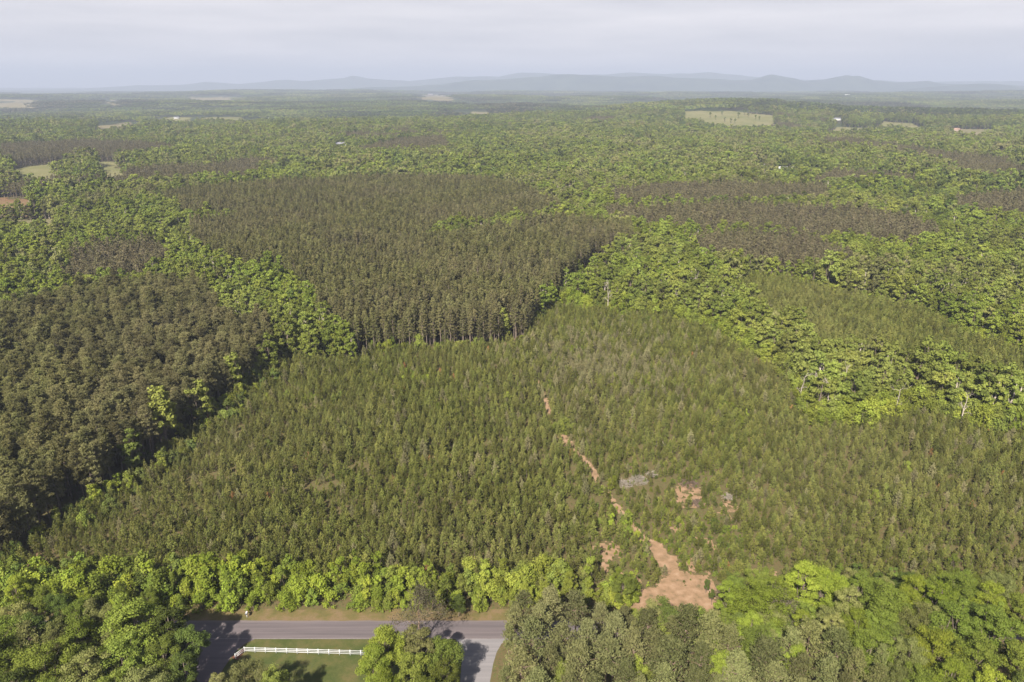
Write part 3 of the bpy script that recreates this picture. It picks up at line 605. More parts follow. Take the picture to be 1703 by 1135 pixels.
for i in range(2600):                                             # low shoots between the rows
    k_ = int(rng.integers(len(xk))); POP['sapling'].append((xk[k_] + 1.1, yk[k_] + 1.3, rng.uniform(.10, .26), rng.random() * 6.28, sap[('mid', 'dark', 'dark')[i % 3]][i % 2], 'mid'))
for i in range(620):                                              # weeds and low shoots on the open ground round the clearing
    X, Y = px2w(rng.normal(1130, 75), rng.normal(885, 62))
    if inpoly(SOIL[0][2], np.array(X), np.array(Y)) and rng.random() < .9: continue
    POP['sapling'].append((X, Y, rng.uniform(.12, .34), rng.random() * 6.28, sap[('mid', 'dark', 'bright')[i % 3]][i % 2], 'mid'))
# middle-aged pines behind the broadleaf strip
x, y = jgrid(2.5, -100, 700, 250, 620, .33, rng, .2); k = in_view(x, y); x, y = x[k], y[k]; k = classify(x, y) == 5; x, y = x[k], y[k]; rz = rng.random(len(x)) * 6.283
POP['young'] += [(x[i], y[i], rng.normal(1.42, .15), rz[i], yp[i % 5], 'young') for i in range(len(x))]
# bright saplings inside the plantation and along the edges of the woods
for i in range(len(xk)):
    if vnoise(np.array(xk[i] / 14 + 40), np.array(yk[i] / 14 + 4)) > .84 and rng.random() < .22:
        POP['sapling'].append((xk[i] + .9, yk[i] + .9, rng.uniform(.55, 1.05), rz[i % len(rz)], sap[('bright', 'mid', 'mid')[i % 3]][i % 3], 'mid'))
def along(px, step, width, lo, hi, tints, rng, keep=1.0):
    P = np.array([px2w(*p) for p in px])
    for a, b in zip(P[:-1], P[1:]):
        L = np.linalg.norm(b - a); n = np.array([-(b - a)[1], (b - a)[0]]) / L
        for k in range(max(1, int(L / step))):
            if rng.random() > keep: continue
            p = a + (b - a) * rng.random() + n * rng.uniform(-width, width); t = tints[rng.integers(len(tints))]
            POP['sapling'].append((p[0], p[1], rng.uniform(lo, hi), rng.random() * 6.28, sap[t][rng.integers(3)], t))
along([(940, 510), (1020, 521), (1110, 525), (1190, 555), (1260, 595), (1310, 626), (1340, 660), (1352, 708), (1450, 703), (1500, 678), (1600, 707), (1703, 727), (1850, 750)], 0.62, 3.6, .9, 2.3, ('bright', 'bright', 'mid'), rng)
along([(1225, 464), (1300, 471), (1380, 491), (1450, 507), (1530, 524), (1600, 563), (1703, 596), (1850, 630)], 1.5, 3, .8, 1.7, ('bright', 'bright', 'mid'), rng)
along([(600, 586), (700, 583), (820, 580)], 1.5, 2.4, .6, 1.5, ('bright', 'mid'), rng); along([(862, 576), (885, 566)], 1.6, 1.5, .6, 1.0, ('bright',), rng)
along([(-60, 985), (60, 905), (180, 826), (260, 766), (350, 696), (450, 622), (480, 603), (596, 606)], 2.2, 2.4, .6, 1.3, ('mid', 'bright', 'dark'), rng, .9)
along([(100, 905), (200, 838), (285, 772), (375, 702), (470, 632)], 1.3, 2.8, .5, 1.5, ('bright', 'mid', 'dark', 'mid'), rng, .6)
along([(150, 842), (185, 822)], 1.2, 1.6, .9, 1.4, ('bright',), rng); along([(345, 700), (420, 645)], 1.6, 1.6, .9, 1.5, ('bright', 'mid'), rng)
along([(880, 552), (920, 508), (960, 470), (1040, 436)], 2.0, 2.5, .7, 1.5, ('dark', 'mid'), rng, .8)
along([(548, 446), (638, 445)], 1.6, 4, .8, 1.4, ('bright',), rng)
along([(915, 712), (955, 716)], 1.4, 3.5, 1.0, 1.5, ('mid',), rng); along([(1010, 890), (1060, 905)], 1.5, 3, .5, .9, ('mid', 'bright'), rng)
along([(1000, 860), (1060, 880)], 1.5, 4, .5, .9, ('mid', 'mid', 'bright'), rng); along([(1120, 850), (1220, 880)], 1.8, 7, .4, .8, ('mid', 'dark'), rng, .8)

# the bushy strip beyond the main road
for i in range(540):
    X = rng.uniform(-128, 36); Y = rng.uniform(145.3, 157.5)
    if rng.random() < .18 and Y > 149:
        POP['young'].append((X, Y, rng.uniform(.9, 1.25), rng.random() * 6.28, yp[i % 5], 'young')); continue
    if X > 20 and Y > 152: continue
    t = rng.choice(['bright', 'bright', 'bright', 'bright', 'mid', 'mid']) if X > -82 else rng.choice(['bright', 'mid', 'mid', 'dark'])
    s = rng.uniform(.75, 1.5) * (1.0 if Y > 147.5 else .75) * (1.25 if X < -66 else 1)
    if rng.random() < .86: POP['sapling'].append((X, Y, s, rng.random() * 6.28, sap[t][i % 3], t))
for i in range(70):                                              # dark gap filled with small growth right of the clearing
    X = rng.uniform(44, 118); Y = rng.uniform(146, 158); POP['sapling'].append((X, Y, rng.uniform(.4, 1.0), 0, sap[('mid', 'dark')[i % 2]][i % 3], 'mid'))

# ------------------------------------------------------------------ the trees in front, one by one: (px, py of the top, height, crown width factor, form)
FRONT = [
    # left of the side road
    (216, 990, 20, 1.25, 'mid'), (274, 1004, 17, 1.0, 'dark'), (176, 1006, 16, .9, 'olive'), (118, 1028, 17, 1.0, 'mid'), (52, 1016, 16, .9, 'dark'), (264, 1058, 15, .95, 'mid'),
    (204, 1062, 17, 1.1, 'mid'), (132, 1084, 17, 1.1, 'olive'), (58, 1076, 17, 1.05, 'mid'), (-20, 1050, 17, 1.1, 'mid'), (12, 1110, 16, 1.0, 'dark'), (228, 1112, 16, 1.0, 'olive'), (178, 1124, 15, .9, 'mid'),
    (278, 1118, 13, .8, 'dark'), (96, 1128, 15, .9, 'mid'), (20, 958, 11, .75, 'bright'), (-30, 985, 14, .9, 'mid'), (96, 985, 12, .7, 'dark'), (200, 968, 9, .6, 'mid'), (140, 975, 10, .65, 'bright'), (248, 975, 9, .6, 'mid'),
    (20, 1000, 15, 1.0, 'olive'), (70, 975, 12, .8, 'mid'), (120, 998, 14, .9, 'mid'), (208, 1024, 15, .9, 'mid'), (90, 1030, 15, .9, 'olive'), (-10, 1020, 15, .9, 'mid'), (308, 1036, 15, .85, 'dark'), (300, 1082, 15, .8, 'dark'), (402, 1098, 14, .85, 'olive'), (446, 1108, 14, .8, 'mid'), (364, 1116, 13, .7, 'olive'), (430, 1132, 12, .8, 'mid'),
    # between the lawn and the driveway
    (640, 1042, 16, 1.0, 'bright'), (700, 1040, 16, 1.0, 'olive'), (736, 1058, 15, .85, 'mid'), (624, 1076, 15, .85, 'bright'), (684, 1084, 15, .95, 'mid'), (734, 1098, 13, .8, 'mid'), (640, 1114, 13, .9, 'bright'), (700, 1122, 13, .9, 'mid'),
    (762, 988, 6.5, .75, 'dark'),
    # right of the driveway, among pines
    (1100, 1044, 15, .7, 'mid'), (1206, 1078, 15, .7, 'bright'), (938, 1094, 14, .6, 'mid'), (1330, 1072, 15, .75, 'bright'), (1060, 1084, 15, .6, 'bright'), (1262, 1040, 15, .7, 'mid'),
    (1030, 944, 10, .5, 'bright'), (908, 958, 9, .6, 'bright'), (876, 968, 8, .55, 'bright'), (948, 950, 9, .6, 'bright'), (1002, 992, 11, .55, 'bright'), (1050, 1004, 10, .55, 'bright'), (1000, 1088, 9, .55, 'bright'), (1100, 1030, 12, .6, 'mid'), (1076, 1104, 12, .6, 'mid'), (1194, 1060, 11, .6, 'bright'), (1052, 1030, 12, .6, 'olive'),
    # right of the red clearing
    (1176, 962, 4.5, .5, 'dark'), (1186, 978, 5, .5, 'dark'), (1212, 962, 14, .9, 'bright'), (1262, 966, 16, 1.15, 'bright'), (1342, 934, 16, 1.05, 'bright'), (1300, 960, 15, .9, 'bright'), (1386, 946, 15, .95, 'bright'), (1432, 948, 15, .9, 'mid'), (1410, 976, 16, .9, 'olive'), (1488, 976, 16, 1.0, 'mid'), (1524, 958, 14, .9, 'bright'), (1570, 964, 15, .95, 'bright'),
    (1614, 960, 14, .9, 'mid'), (1658, 972, 15, .95, 'bright'), (1700, 984, 15, 1.0, 'mid'), (1534, 1000, 15, .8, 'olive'), (1600, 1002, 17, 1.1, 'mid'), (1664, 1020, 17, 1.1, 'mid'), (1554, 1042, 15, .95, 'bright'), (1628, 1058, 16, 1.1, 'mid'), (1700, 1066, 16, 1.0, 'mid'), (1520, 1060, 14, .8, 'olive'),
    (1424, 1012, 14, .8, 'bright'), (1384, 1020, 13, .8, 'olive'), (1450, 1050, 15, .9, 'mid'), (1586, 1096, 15, .9, 'bright'), (1652, 1108, 15, 1.0, 'bright'), (1540, 1108, 13, .8, 'mid'), (1496, 1100, 12, .7, 'olive'), (1716, 1120, 15, .9, 'dark'), (1248, 1020, 13, .8, 'bright'), (1290, 1030, 11, .8, 'mid'), (1334, 1010, 13, .8, 'bright'),
    (1576, 1128, 12, .8, 'mid'), (1622, 1132, 12, .8, 'mid'), (1740, 1010, 15, 1.0, 'mid'), (1250, 990, 12, .7, 'mid'),
]
FRONT_PINES = [  # px, py of the top, height, width factor
    (1000, 1004, 15, 1.0), (1040, 1012, 14, 1.0), (1080, 1020, 14, 1.0), (1120, 1028, 15, 1.0), (856, 1008, 13, 1.0), (900, 1008, 15, 1.0), (870, 986, 15, 1.1), (918, 980, 15, 1.2), (960, 988, 14, 1.0), (846, 1040, 13, .9), (888, 1034, 17, 1.1), (934, 1040, 17, 1.0), (980, 1034, 18, 1.0), (1024, 1022, 17, 1.0), (868, 1084, 15, .95), (916, 1076, 16, 1.0), (962, 1070, 18, 1.1), (1010, 1060, 18, 1.05), (1056, 1056, 18, 1.0),
    (842, 1110, 12, .8), (898, 1116, 15, 1.0), (946, 1112, 15, .9), (1040, 1100, 16, .9), (1092, 1052, 17, 1.1), (1142, 1012, 19, 1.25), (1182, 1022, 18, 1.1), (1120, 1066, 18, 1.1), (1168, 1072, 17, 1.0), (1110, 1108, 15, 1.0), (1160, 1116, 15, 1.0), (1214, 1044, 17, 1.0), (1232, 1088, 17, 1.1), (1280, 1064, 17, 1.1), (1318, 1048, 17, 1.1), (1350, 1040, 17, 1.1), (1394, 1050, 17, 1.1), (1334, 1090, 16, 1.1), (1380, 1096, 16, 1.1), (1290, 1106, 14, 1.0), (1430, 1084, 16, 1.0), (1410, 1124, 14, 1.0), (1466, 1108, 13, .9), (1196, 1128, 13, .9), (1250, 1132, 12, .9), (1330, 1130, 13, .9),
    (1470, 1074, 14, .8), (42, 1040, 15, .9), (150, 1000, 14, .8), (90, 1052, 14, .8), (1066, 1128, 14, .9), (990, 1124, 14, .9),
]
front_trees = []
for i, (px, py, h, w, form) in enumerate(FRONT):
    X, Y = px2w(px, py, h); k = i % 3
    front_trees.append((X, Y, h, w, near_b[form][k], form, px, py))
frng = np.random.default_rng(77)
for X in np.arange(27, 150, 4.2):
    for Yc, hh in ((131.8, 12.0), (146.5, 9.5)):
        if Yc > 140 and 28 < X < 52: continue
        X1, Y1, h = X + frng.uniform(-1.2, 1.2), Yc + frng.uniform(-1, 1), hh * frng.uniform(.85, 1.15); form = ('mid', 'dark', 'olive', 'mid')[frng.integers(4)]
        px, py = w2px(X1, Y1, h)
        if px < 1690: front_trees.append((X1, Y1, h, .95, near_b[form][frng.integers(3)], form, float(px), float(py)))
front_pines = []
for i, (px, py, h, w) in enumerate(FRONT_PINES):
    X, Y = px2w(px, py, h); w *= .84 + .14 * (i % 3 - 1); front_pines.append((X, Y, h, w, near_p[(i * 7) % 4], 'pine', px, py))

# ------------------------------------------------------------------ single trees
COLOUR = {'bright': 'yellow-green', 'mid': 'fresh green', 'dark': 'dark green', 'olive': 'olive'}
def plant(name, x, y, sc, rz, pr, label, cat, group, sxy=None):
    r = empty(name, (x, y, float(terr(x, y))), rz)
    r.scale = (sxy or sc, sxy or sc, sc); tag(r, label, cat, group)
    link('trunk', pr.trunk, r)
    if pr.crown: link('crown', pr.crown, r)
    return r
ORD = ['first', 'second', 'third', 'fourth', 'fifth', 'sixth', 'seventh', 'eighth', 'ninth', 'tenth', 'eleventh', 'twelfth', 'thirteenth', 'fourteenth', 'fifteenth', 'sixteenth', 'seventeenth', 'eighteenth', 'nineteenth', 'twentieth']
def zone(px):
    return ('beside the shaded side road' if px < 500 else 'between lawn and driveway' if px < 800 else 'right of the driveway' if px < 1195 else 'right of the clearing')
def front_labels(lst, noun):
    g = {}
    for t in lst: g.setdefault((t[5], zone(t[6])), []).append(t)
    lab = {}
    for (form, z), ts in g.items():
        ts.sort(key=lambda t: t[6])
        for i, t in enumerate(ts):
            size = 'tall' if t[2] >= 15 else 'mid-sized' if t[2] >= 12 else 'small'
            colour = COLOUR.get(form, 'loose grey-green')
            tail = '' if len(ts) == 1 else (', ' + (ORD[i] + ' of its colour from left' if i < 20 else 'towards the right end'))
            lab[id(t)] = f'{size} {colour} {noun} {z}{tail}'
    return lab
lb = front_labels(front_trees, 'broadleaf tree')
for t in front_trees:
    X, Y, h, w, pr, form, px, py = t; s = h / pr.H
    plant('broadleaf_tree', X, Y, s, (px * 1.7) % 6.28, pr, lb[id(t)], 'tree', 'broadleaf trees in front', s * w * (1.0 if h > 12 else 1.1))
lb = front_labels(front_pines, 'pine')
for t in front_pines:
    X, Y, h, w, pr, form, px, py = t; s = h / pr.H
    plant('pine_tree', X, Y, s, (px * 1.3) % 6.28, pr, lb[id(t)], 'tree', 'tall pines in front', s * w)
X, Y = px2w(694, 986, 15); plant('budding_tree', X, Y, 1.0, .7, budding, 'grey-brown twiggy tree not yet in leaf beside the main road', 'tree', None)
X, Y = px2w(1158, 940, 9); plant('budding_tree', px2w(1296, 985, 13)[0], px2w(1296, 985, 13)[1], .85, 2.2, budding, 'pale half bare tree between bright crowns right of the clearing', 'tree', None)
DEAD = [(1013, 463, 20, 0, 'pale dead tree standing tall at the corner of the young pines'), (1338, 612, 17, 2, 'bare pale trunk at the near end of the broadleaf strip'), (1412, 604, 21, 1, 'forked dead tree with bare branches in the broadleaf strip'), (1384, 622, 20, 0, 'slim bare tree beside the forked dead tree'),
        (1436, 640, 13, 2, 'short bare trunk above the red soil patch'), (1224, 452, 17, 2, 'lone pale snag in the gap between two broadleaf strips'), (1500, 632, 16, 2, 'leaning bare trunk right of the red soil patch'), (1612, 640, 18, 0, 'pale bare tree near the right end of the broadleaf strip'), (580, 548, 14, 2, 'grey snag at the point of the left broadleaf strip'), (1275, 500, 16, 1, 'wide bare grey crown over the middle of the strip')]
for px, py, h, k, l in DEAD:
    X, Y = px2w(px, py, h); plant('dead_tree', X, Y, h / 18, px % 6.28, dead[k], l, 'dead tree', 'bare trees along the broadleaf strips')

def scatter(name, P, label, kind='stuff'):
    """everything past the nearest few hundred of a kind: one object that repeats its tree forms"""
    protos = []
    for p in P:
        if p[4] not in protos: protos.append(p[4])
    c = bpy.data.collections.new(name + '_forms')
    for i, pr in enumerate(protos): o = pr.obj(); o.name = '%03d_%s' % (i, pr.kind); c.objects.link(o)
    n = len(P); X = np.array([p[0] for p in P]); Y = np.array([p[1] for p in P]); me = bpy.data.meshes.new(name)
    me.vertices.add(n); me.vertices.foreach_set('co', np.stack([X, Y, terr(X, Y) - .1], 1).ravel())
    for nm, typ, vals in (('scl', 'FLOAT', [p[2] for p in P]), ('rot', 'FLOAT', [p[3] for p in P]), ('idx', 'INT', [protos.index(p[4]) for p in P])):
        at = me.attributes.new(nm, typ, 'POINT'); at.data.foreach_set('value', np.array(vals))
    o = link(name, me); tag(o, label, kind=kind)
    g = bpy.data.node_groups.new(name, 'GeometryNodeTree'); g.interface.new_socket('Geometry', in_out='INPUT', socket_type='NodeSocketGeometry'); g.interface.new_socket('Geometry', in_out='OUTPUT', socket_type='NodeSocketGeometry')
    gi = N(g, 'NodeGroupInput'); go = N(g, 'NodeGroupOutput'); ip = N(g, 'GeometryNodeInstanceOnPoints'); ci = N(g, 'GeometryNodeCollectionInfo')
    ci.inputs[0].default_value = c; ci.inputs['Separate Children'].default_value = True; ci.inputs['Reset Children'].default_value = True; ip.inputs['Pick Instance'].default_value = True
    def attr(nm, typ): a = N(g, 'GeometryNodeInputNamedAttribute', data_type=typ); a.inputs[0].default_value = nm; return a.outputs[0]
    cx = N(g, 'ShaderNodeCombineXYZ'); g.links.new(attr('rot', 'FLOAT'), cx.inputs[2])
    mp = N(g, 'GeometryNodeMeshToPoints'); g.links.new(gi.outputs[0], mp.inputs[0])
    g.links.new(mp.outputs[0], ip.inputs['Points']); g.links.new(ci.outputs[0], ip.inputs['Instance']); g.links.new(attr('idx', 'INT'), ip.inputs['Instance Index'])
    e2r = N(g, 'FunctionNodeEulerToRotation'); g.links.new(cx.outputs[0], e2r.inputs[0]); g.links.new(e2r.outputs[0], ip.inputs['Rotation']); g.links.new(attr('scl', 'FLOAT'), ip.inputs['Scale']); g.links.new(ip.outputs[0], go.inputs[0])
    md = o.modifiers.new('trees', 'NODES'); md.node_group = g; return o

def split(kind, n):
    if kind in ('sapling', 'young'):                                # nothing of any size grows in the cleared yard
        k = inpoly(SOIL[0][2], np.array([p[0] for p in POP[kind]]), np.array([p[1] + 1.5 for p in POP[kind]])); POP[kind] = [p for p, q in zip(POP[kind], k) if not q or p[2] < .2]
    P = POP[kind]; X = np.array([p[0] for p in P]); Y = np.array([p[1] for p in P]); Hh = np.array([p[2] * p[4].H for p in P])
    ax, ay = w2px(X, Y, terr(X, Y) + Hh * .9); ok = (ax > 4) & (ax < 1699) & (ay > 4) & (ay < 1128)
    size = Hh / np.sqrt(X ** 2 + Y ** 2 + (CAMH - Hh) ** 2) * ok; o = np.argsort(-size)
    one = [P[i] + (ax[i], ay[i]) for i in o[:n] if ok[i]]; rest = [P[i] for i in o[len(one):]]; return one, rest
def area_broad(px, py):
    if px > 900: return 'in the broadleaf strip right of the young pines' if py > 480 else 'in the second broadleaf strip behind the young pines'
    return 'in the green belt between the two tall pine stands' if px > 250 and py > 380 else 'in the green woods behind the left pine stand'
one, rest_b = split('broadleaf', 300 - len(front_trees))
for x, y, sc, rz, pr, tint, ax, ay in one:
    sz = 'tall' if sc > 1.12 else 'medium' if sc > .85 else 'small'
    plant('broadleaf_tree', x, y, sc, rz, pr, f'{sz} {COLOUR[tint]} tree {area_broad(ax, ay)}', 'tree', 'broadleaf trees ' + area_broad(ax, ay))
one, rest_p = split('pine', 300 - len(front_pines))
for x, y, sc, rz, pr, tint, ax, ay in one:
    edge = 'along the shaded edge' if inpoly([(-9, 940), (60, 860), (500, 545), (500, 640), (60, 985), (-9, 1100)], np.array(ax), np.array(ay)) else 'inside the near part'
    plant('pine_tree', x, y, sc, rz, pr, f'{"tall" if sc > 1 else "shorter"} dark olive pine {edge} of the left stand', 'tree', 'pines of the left stand, ' + edge)
one, rest_y = split('young', 300)
for x, y, sc, rz, pr, tint, ax, ay in one:
    if pr is yp_rust: l, g = 'small rust-brown dying pine among green young pines', 'dying young pines'
    else:
        w = 'behind the roadside bushes' if ax < 980 else 'around the red clearing' if ax < 1215 else 'behind the bright trees at right'
        l, g = f'{"tall" if sc > 1.05 else "mid-sized" if sc > .88 else "small"} bushy young pine {w}', 'young pines ' + w
    plant('young_pine', x, y, sc, rz, pr, l, 'young pine', g)
one, rest_s = split('sapling', 300)
for x, y, sc, rz, pr, tint, ax, ay in one:
    w = 'beyond the main road' if y < 161 else 'within the young plantation' if ax < 1230 else 'at the foot of the broadleaf strip'
    if ax < 500 and y > 161: w = 'under the edge of the left pines'
    if y < 161 and ax > 1195: w = 'behind the trees right of the clearing'
    plant('sapling', x, y, sc, rz, pr, f'{"tall" if sc > 1.1 else "bushy" if sc > .8 else "low"} {COLOUR[tint]} sapling {w}', 'sapling', 'saplings ' + w)
scatter('broadleaf_woods', rest_b, 'mixed green broadleaf woods stretching to the haze')
scatter('pine_woods', rest_p, 'dark olive-brown pine stands beyond the young plantation')
scatter('young_pine_woods', rest_y, 'dense plantation of young pines behind its front rows')
scatter('undergrowth', rest_s, 'bright green undergrowth along the edges of the woods')

# far forest: whole patches of canopy
def patch(seed, tints, size=130.0, s=10.5):
    rng = np.random.default_rng(seed); m = MB(); names = list(dict.fromkeys(tints)); x, y = jgrid(s, -size / 2, size / 2, -size / 2, size / 2, .5, rng)
    for X, Y in zip(x, y):
        t = tints[rng.integers(len(tints))]; k = 34; u = unit(rng, k); u[:, 2] = np.abs(u[:, 2]); h = rng.uniform(11, 18); r = rng.uniform(4.2, 6.6)
        m.leaves(np.array([X, Y, h - r * .9]) + u * np.array([r, r, r * .85]) * rng.uniform(.75, 1.05, (k, 1)), u + rng.normal(size=(k, 3)) * .3 + np.array([0, 0, .2]), 2.7 * (.7 + .6 * rng.random(k)), rng, names.index(t))
    class Q: pass
    q = Q(); q.H = 15; q.kind = 'canopy'; me = m.mesh('canopy', [M[n] for n in names]); o = bpy.data.objects.new('canopy', me); q.obj = lambda: o; return q
M['far_green'] = leaf_mat('leaf_far_green', (.052, .074, .026), (.078, .100, .036), (.075, .088, .038))
M['far_dark'] = leaf_mat('leaf_far_dark', (.034, .046, .024), (.054, .064, .032), (.056, .056, .036))
patches = [patch(800, ['far_green', 'far_green', 'dark', 'mid', 'far_dark']), patch(801, ['far_dark', 'far_green', 'far_dark', 'dark']), patch(802, ['far_dark', 'pine_brown', 'far_dark', 'far_dark']), patch(803, ['olive', 'far_green', 'mid', 'far_green'])]
FP = []
for lo, hi, s, sc in ((FARMAX - 60, 6500, 118, 1.0), (6500, 10500, 300, 1.0)):
    step = 118 if s == 118 else 190
    x, y = jgrid(step, -hi, hi, 500, hi, .22, rng); d = np.hypot(x, y); k = (d > lo) & (d < hi) & in_view(x, y, 1.04, 80); x, y = x[k], y[k]
    c = classify(x, y)
    near_field = np.zeros(len(x), bool)
    for _, _, P in FIELDS:
        if min(p[1] for p in P) > 1500:
            for ox, oy in ((0, 0), (50, 0), (-50, 0), (0, 50), (0, -50)): near_field |= infield(P, x + ox, y + oy)
    k = ~near_field & clear_houses(x, y)
    n = vnoise(x / 520 + 7, y / 900 + 2) * .65 + vnoise(x / 210, y / 300) * .35
    for i in np.nonzero(k)[0]:
        v = 2 if n[i] > .66 else 1 if n[i] > .53 else 0 if n[i] > .36 else 3
        FP.append((x[i], y[i], 1.0 if s == 118 else 1.55, float(rng.integers(4)) * 1.5708 + rng.normal() * .2, patches[v], ''))
scatter('far_woods', FP, 'hazy mixed woods running to the blue mountains')
# field trees on the far pasture
for px, py in ((1180, 196), (1190, 200), (1201, 192), (1205, 203), (1222, 206), (1228, 197), (1238, 192), (1244, 196), (1256, 199), (1262, 201), (1250, 191), (1215, 205), (1400, 215), (1416, 216), (1432, 217), (1446, 218), (1500, 207), (1512, 209), (1486, 206)):
    X, Y = px2w(px, py); plant('broadleaf_tree', X, Y, .8 + .35 * rng.random(), px, far_b['dark'][px % 2], 'small dark tree scattered on the far pale pasture', 'tree', 'trees on the far pastures')

# ------------------------------------------------------------------ houses
def house(px, py, L, D, h, wall, roof, rz, label):
    X, Y = px2w(px, py); r = empty('house', (X, Y, float(terr(X, Y)) + .2), rz); tag(r, label, 'building')
    w = MB().box(-L / 2, L / 2, -D / 2, D / 2, -1, h); rise = D * .24
    w.add([(-L / 2, -D / 2, h), (-L / 2, D / 2, h), (-L / 2, 0, h + rise), (L / 2, -D / 2, h), (L / 2, D / 2, h), (L / 2, 0, h + rise)], [(0, 2, 1), (3, 4, 5)])
    link('wall', w.mesh('wall', [M[wall]]), r)
    e = .5; m = MB(); a = rise / (D / 2) * e
    for s in (-1, 1):
        m.add([(-L / 2 - e, s * (D / 2 + e), h - a + .05), (L / 2 + e, s * (D / 2 + e), h - a + .05), (L / 2 + e, 0, h + rise + .05), (-L / 2 - e, 0, h + rise + .05), (-L / 2 - e, s * (D / 2 + e), h - a + .3), (L / 2 + e, s * (D / 2 + e), h - a + .3), (L / 2 + e, 0, h + rise + .3), (-L / 2 - e, 0, h + rise + .3)], [(0, 1, 2, 3), (7, 6, 5, 4), (0, 4, 5, 1), (0, 3, 7, 4), (1, 5, 6, 2)])
    rf = link('roof', m.mesh('roof', [M[roof]]), r)
    if L < 30: link('chimney', MB().box(L * .22, L * .22 + .8, -.4, .4, h + rise - .6, h + rise + 1.1).mesh('chimney', [M['wall_tan']]), rf)
    n = max(3, int(L / 4)); floors = 2 if h > 6 else 1
    for fl in range(floors):
        for k in range(min(n, 12)):
            x = -L / 2 + (k + .5) * L / min(n, 12); z = 1.0 + fl * 3.2
            if k == n // 2 and fl == 0: link('door', MB().box(x - .5, x + .5, -D / 2 - .06, -D / 2 + .02, 0, 2.1).mesh('door', [M['wood']]), r)
            else: link('window', MB().box(x - .55, x + .55, -D / 2 - .06, -D / 2 + .02, z, z + 1.3).mesh('window', [M['glass']]), r)
for h in HOUSES: house(*h)

# ------------------------------------------------------------------ white fence, mailbox, brush
fr = empty('rail_fence', (*px2w(407, 1083), 0)); tag(fr, 'white three rail fence with posts along the lawn', 'fence'); ox, oy = fr.location.x, fr.location.y
A, B, C = np.array(px2w(392, 1096)), np.array(px2w(407, 1085)), np.array(px2w(618, 1091))
def fence_run(P, Q, n, first):
    d = (Q - P) / np.linalg.norm(Q - P); nr = np.array([-d[1], d[0]])
    for k in range(0 if first else 1, n + 1):
        p = P + (Q - P) * k / n - np.array([ox, oy]); m = MB().box(p[0] - .075, p[0] + .075, p[1] - .075, p[1] + .075, -.2, 1.42)
        m.add([(p[0] - .1, p[1] - .1, 1.42), (p[0] + .1, p[1] - .1, 1.42), (p[0] + .1, p[1] + .1, 1.42), (p[0] - .1, p[1] + .1, 1.42), (p[0], p[1], 1.53)], [(0, 1, 4), (1, 2, 4), (2, 3, 4), (3, 0, 4)]); link('post', m.mesh('post', [M['white']]), fr)
    p0, p1 = P - np.array([ox, oy]), Q - np.array([ox, oy])
    for z in (.35, .78, 1.2):
        q = [p0 + nr * .03, p1 + nr * .03, p1 - nr * .03, p0 - nr * .03]; v = [(a[0], a[1], z + dz) for dz in (0, .15) for a in q]
        link('rail', MB().add(v, [(3, 2, 1, 0), (4, 5, 6, 7), (0, 1, 5, 4), (1, 2, 6, 5), (2, 3, 7, 6), (3, 0, 4, 7)]).mesh('rail', [M['white']]), fr)
fence_run(A, B, 1, True); fence_run(B, C, 12, False)
X, Y = px2w(411, 1027); mb = empty('mailbox', (X, Y, 0), .1); tag(mb, 'white mailbox on a post beside the far edge of the road', 'mailbox')
link('post', MB().box(-.06, .06, -.06, .06, -.2, 1.05).mesh('post', [M['white']]), mb)
th = np.linspace(0, math.pi, 9); sec = [(-.26, 0)] + [(-.26 * math.cos(t), .2 + .24 * math.sin(t)) for t in th] + [(.26, 0)]; b = MB(); n = len(sec)
b.add([(x, -.45, 1.05 + z) for x, z in sec] + [(x, .45, 1.05 + z) for x, z in sec], [(i, (i + 1) % n, n + (i + 1) % n, n + i) for i in range(n)]); b.add([(x, .45, 1.05 + z) for x, z in sec], [list(range(n))])
bx = link('box', b.mesh('box', [M['white']]), mb); link('door', MB().add([(x * .96, -.455, 1.05 + z * .97) for x, z in sec], [list(range(n))]).mesh('door', [M['darkmetal']]), bx)
link('flag', MB().box(.265, .285, .1, .14, 1.3, 1.7).box(.265, .285, .14, .34, 1.58, 1.7).mesh('flag', [M['red']]), bx)
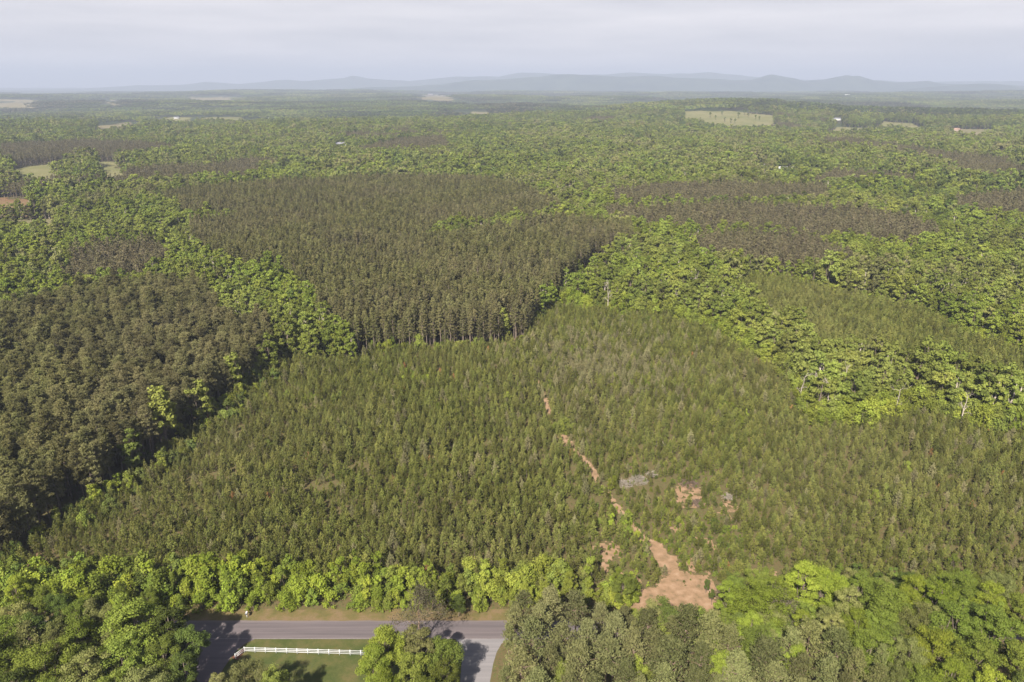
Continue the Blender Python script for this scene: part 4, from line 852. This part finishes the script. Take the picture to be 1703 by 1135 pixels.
def brush_pile(px, py, r, h, m, label, seed, n=150):
    rng = np.random.default_rng(seed); X, Y = px2w(px, py); b = MB()
    for _ in range(n):
        a = rng.random() * 6.28; q = r * rng.random() ** .6; p = np.array([math.cos(a) * q, math.sin(a) * q, h * (1 - q / r) * rng.random() + .08]); d = rng.normal(size=3) * np.array([1, 1, .35]); d /= np.linalg.norm(d); L = rng.uniform(.8, 2.4)
        b.tube([p - d * L / 2, p + rng.normal(size=3) * .1, p + d * L / 2], [.06, .05, .02], 3, cap=False)
    o = link('brush_pile', b.mesh('brush_pile', [M[m]])); o.location = (X, Y, 0); tag(o, label, 'brush pile', 'heaps of cut brush in the young plantation')
brush_pile(1062, 800, 3.0, 2.0, 'brush', 'largest pale grey heap of cut branches in the young pines', 1, 260)
brush_pile(1040, 806, 2.5, 1.5, 'brush', 'pale heap of branches just left of the largest heap', 2, 160)
brush_pile(1084, 790, 1.7, 1.3, 'brush', 'small pale heap of branches just right of the largest heap', 3, 100)
brush_pile(1146, 806, 3.2, 1.4, 'brush_brown', 'brown and grey heap of branches on red soil', 4, 180)
brush_pile(1160, 838, 2.2, .9, 'brush_brown', 'brown heap of branches below the grey one on red soil', 5, 140)
brush_pile(1212, 828, 1.8, 1.2, 'brush', 'pale heap of branches at the right of the soil patches', 6, 110)
brush_pile(1206, 985, 2.6, 1.4, 'brush_brown', 'dark brushwood heap at the right edge of the red clearing', 7, 160)
brush_pile(1098, 740, 2.0, .8, 'brush', 'long faint heap of pale branches deeper in the young pines', 8, 90)

# ------------------------------------------------------------------ haze: one closed box of even air round everything
hb = MB().box(-34000, 34000, -34000, 34000, -90, 560); me = hb.mesh('haze', []); hz = link('haze', me); tag(hz, 'pale blue haze filling the valley air', kind='stuff')
m, t, o = mat('haze'); pv = N(t, 'ShaderNodeVolumePrincipled'); pv.inputs['Color'].default_value = (.425, .478, .600, 1); pv.inputs['Density'].default_value = .000110; pv.inputs['Anisotropy'].default_value = 0.0
t.links.new(pv.outputs[0], o.inputs['Volume']); me.materials.append(m)
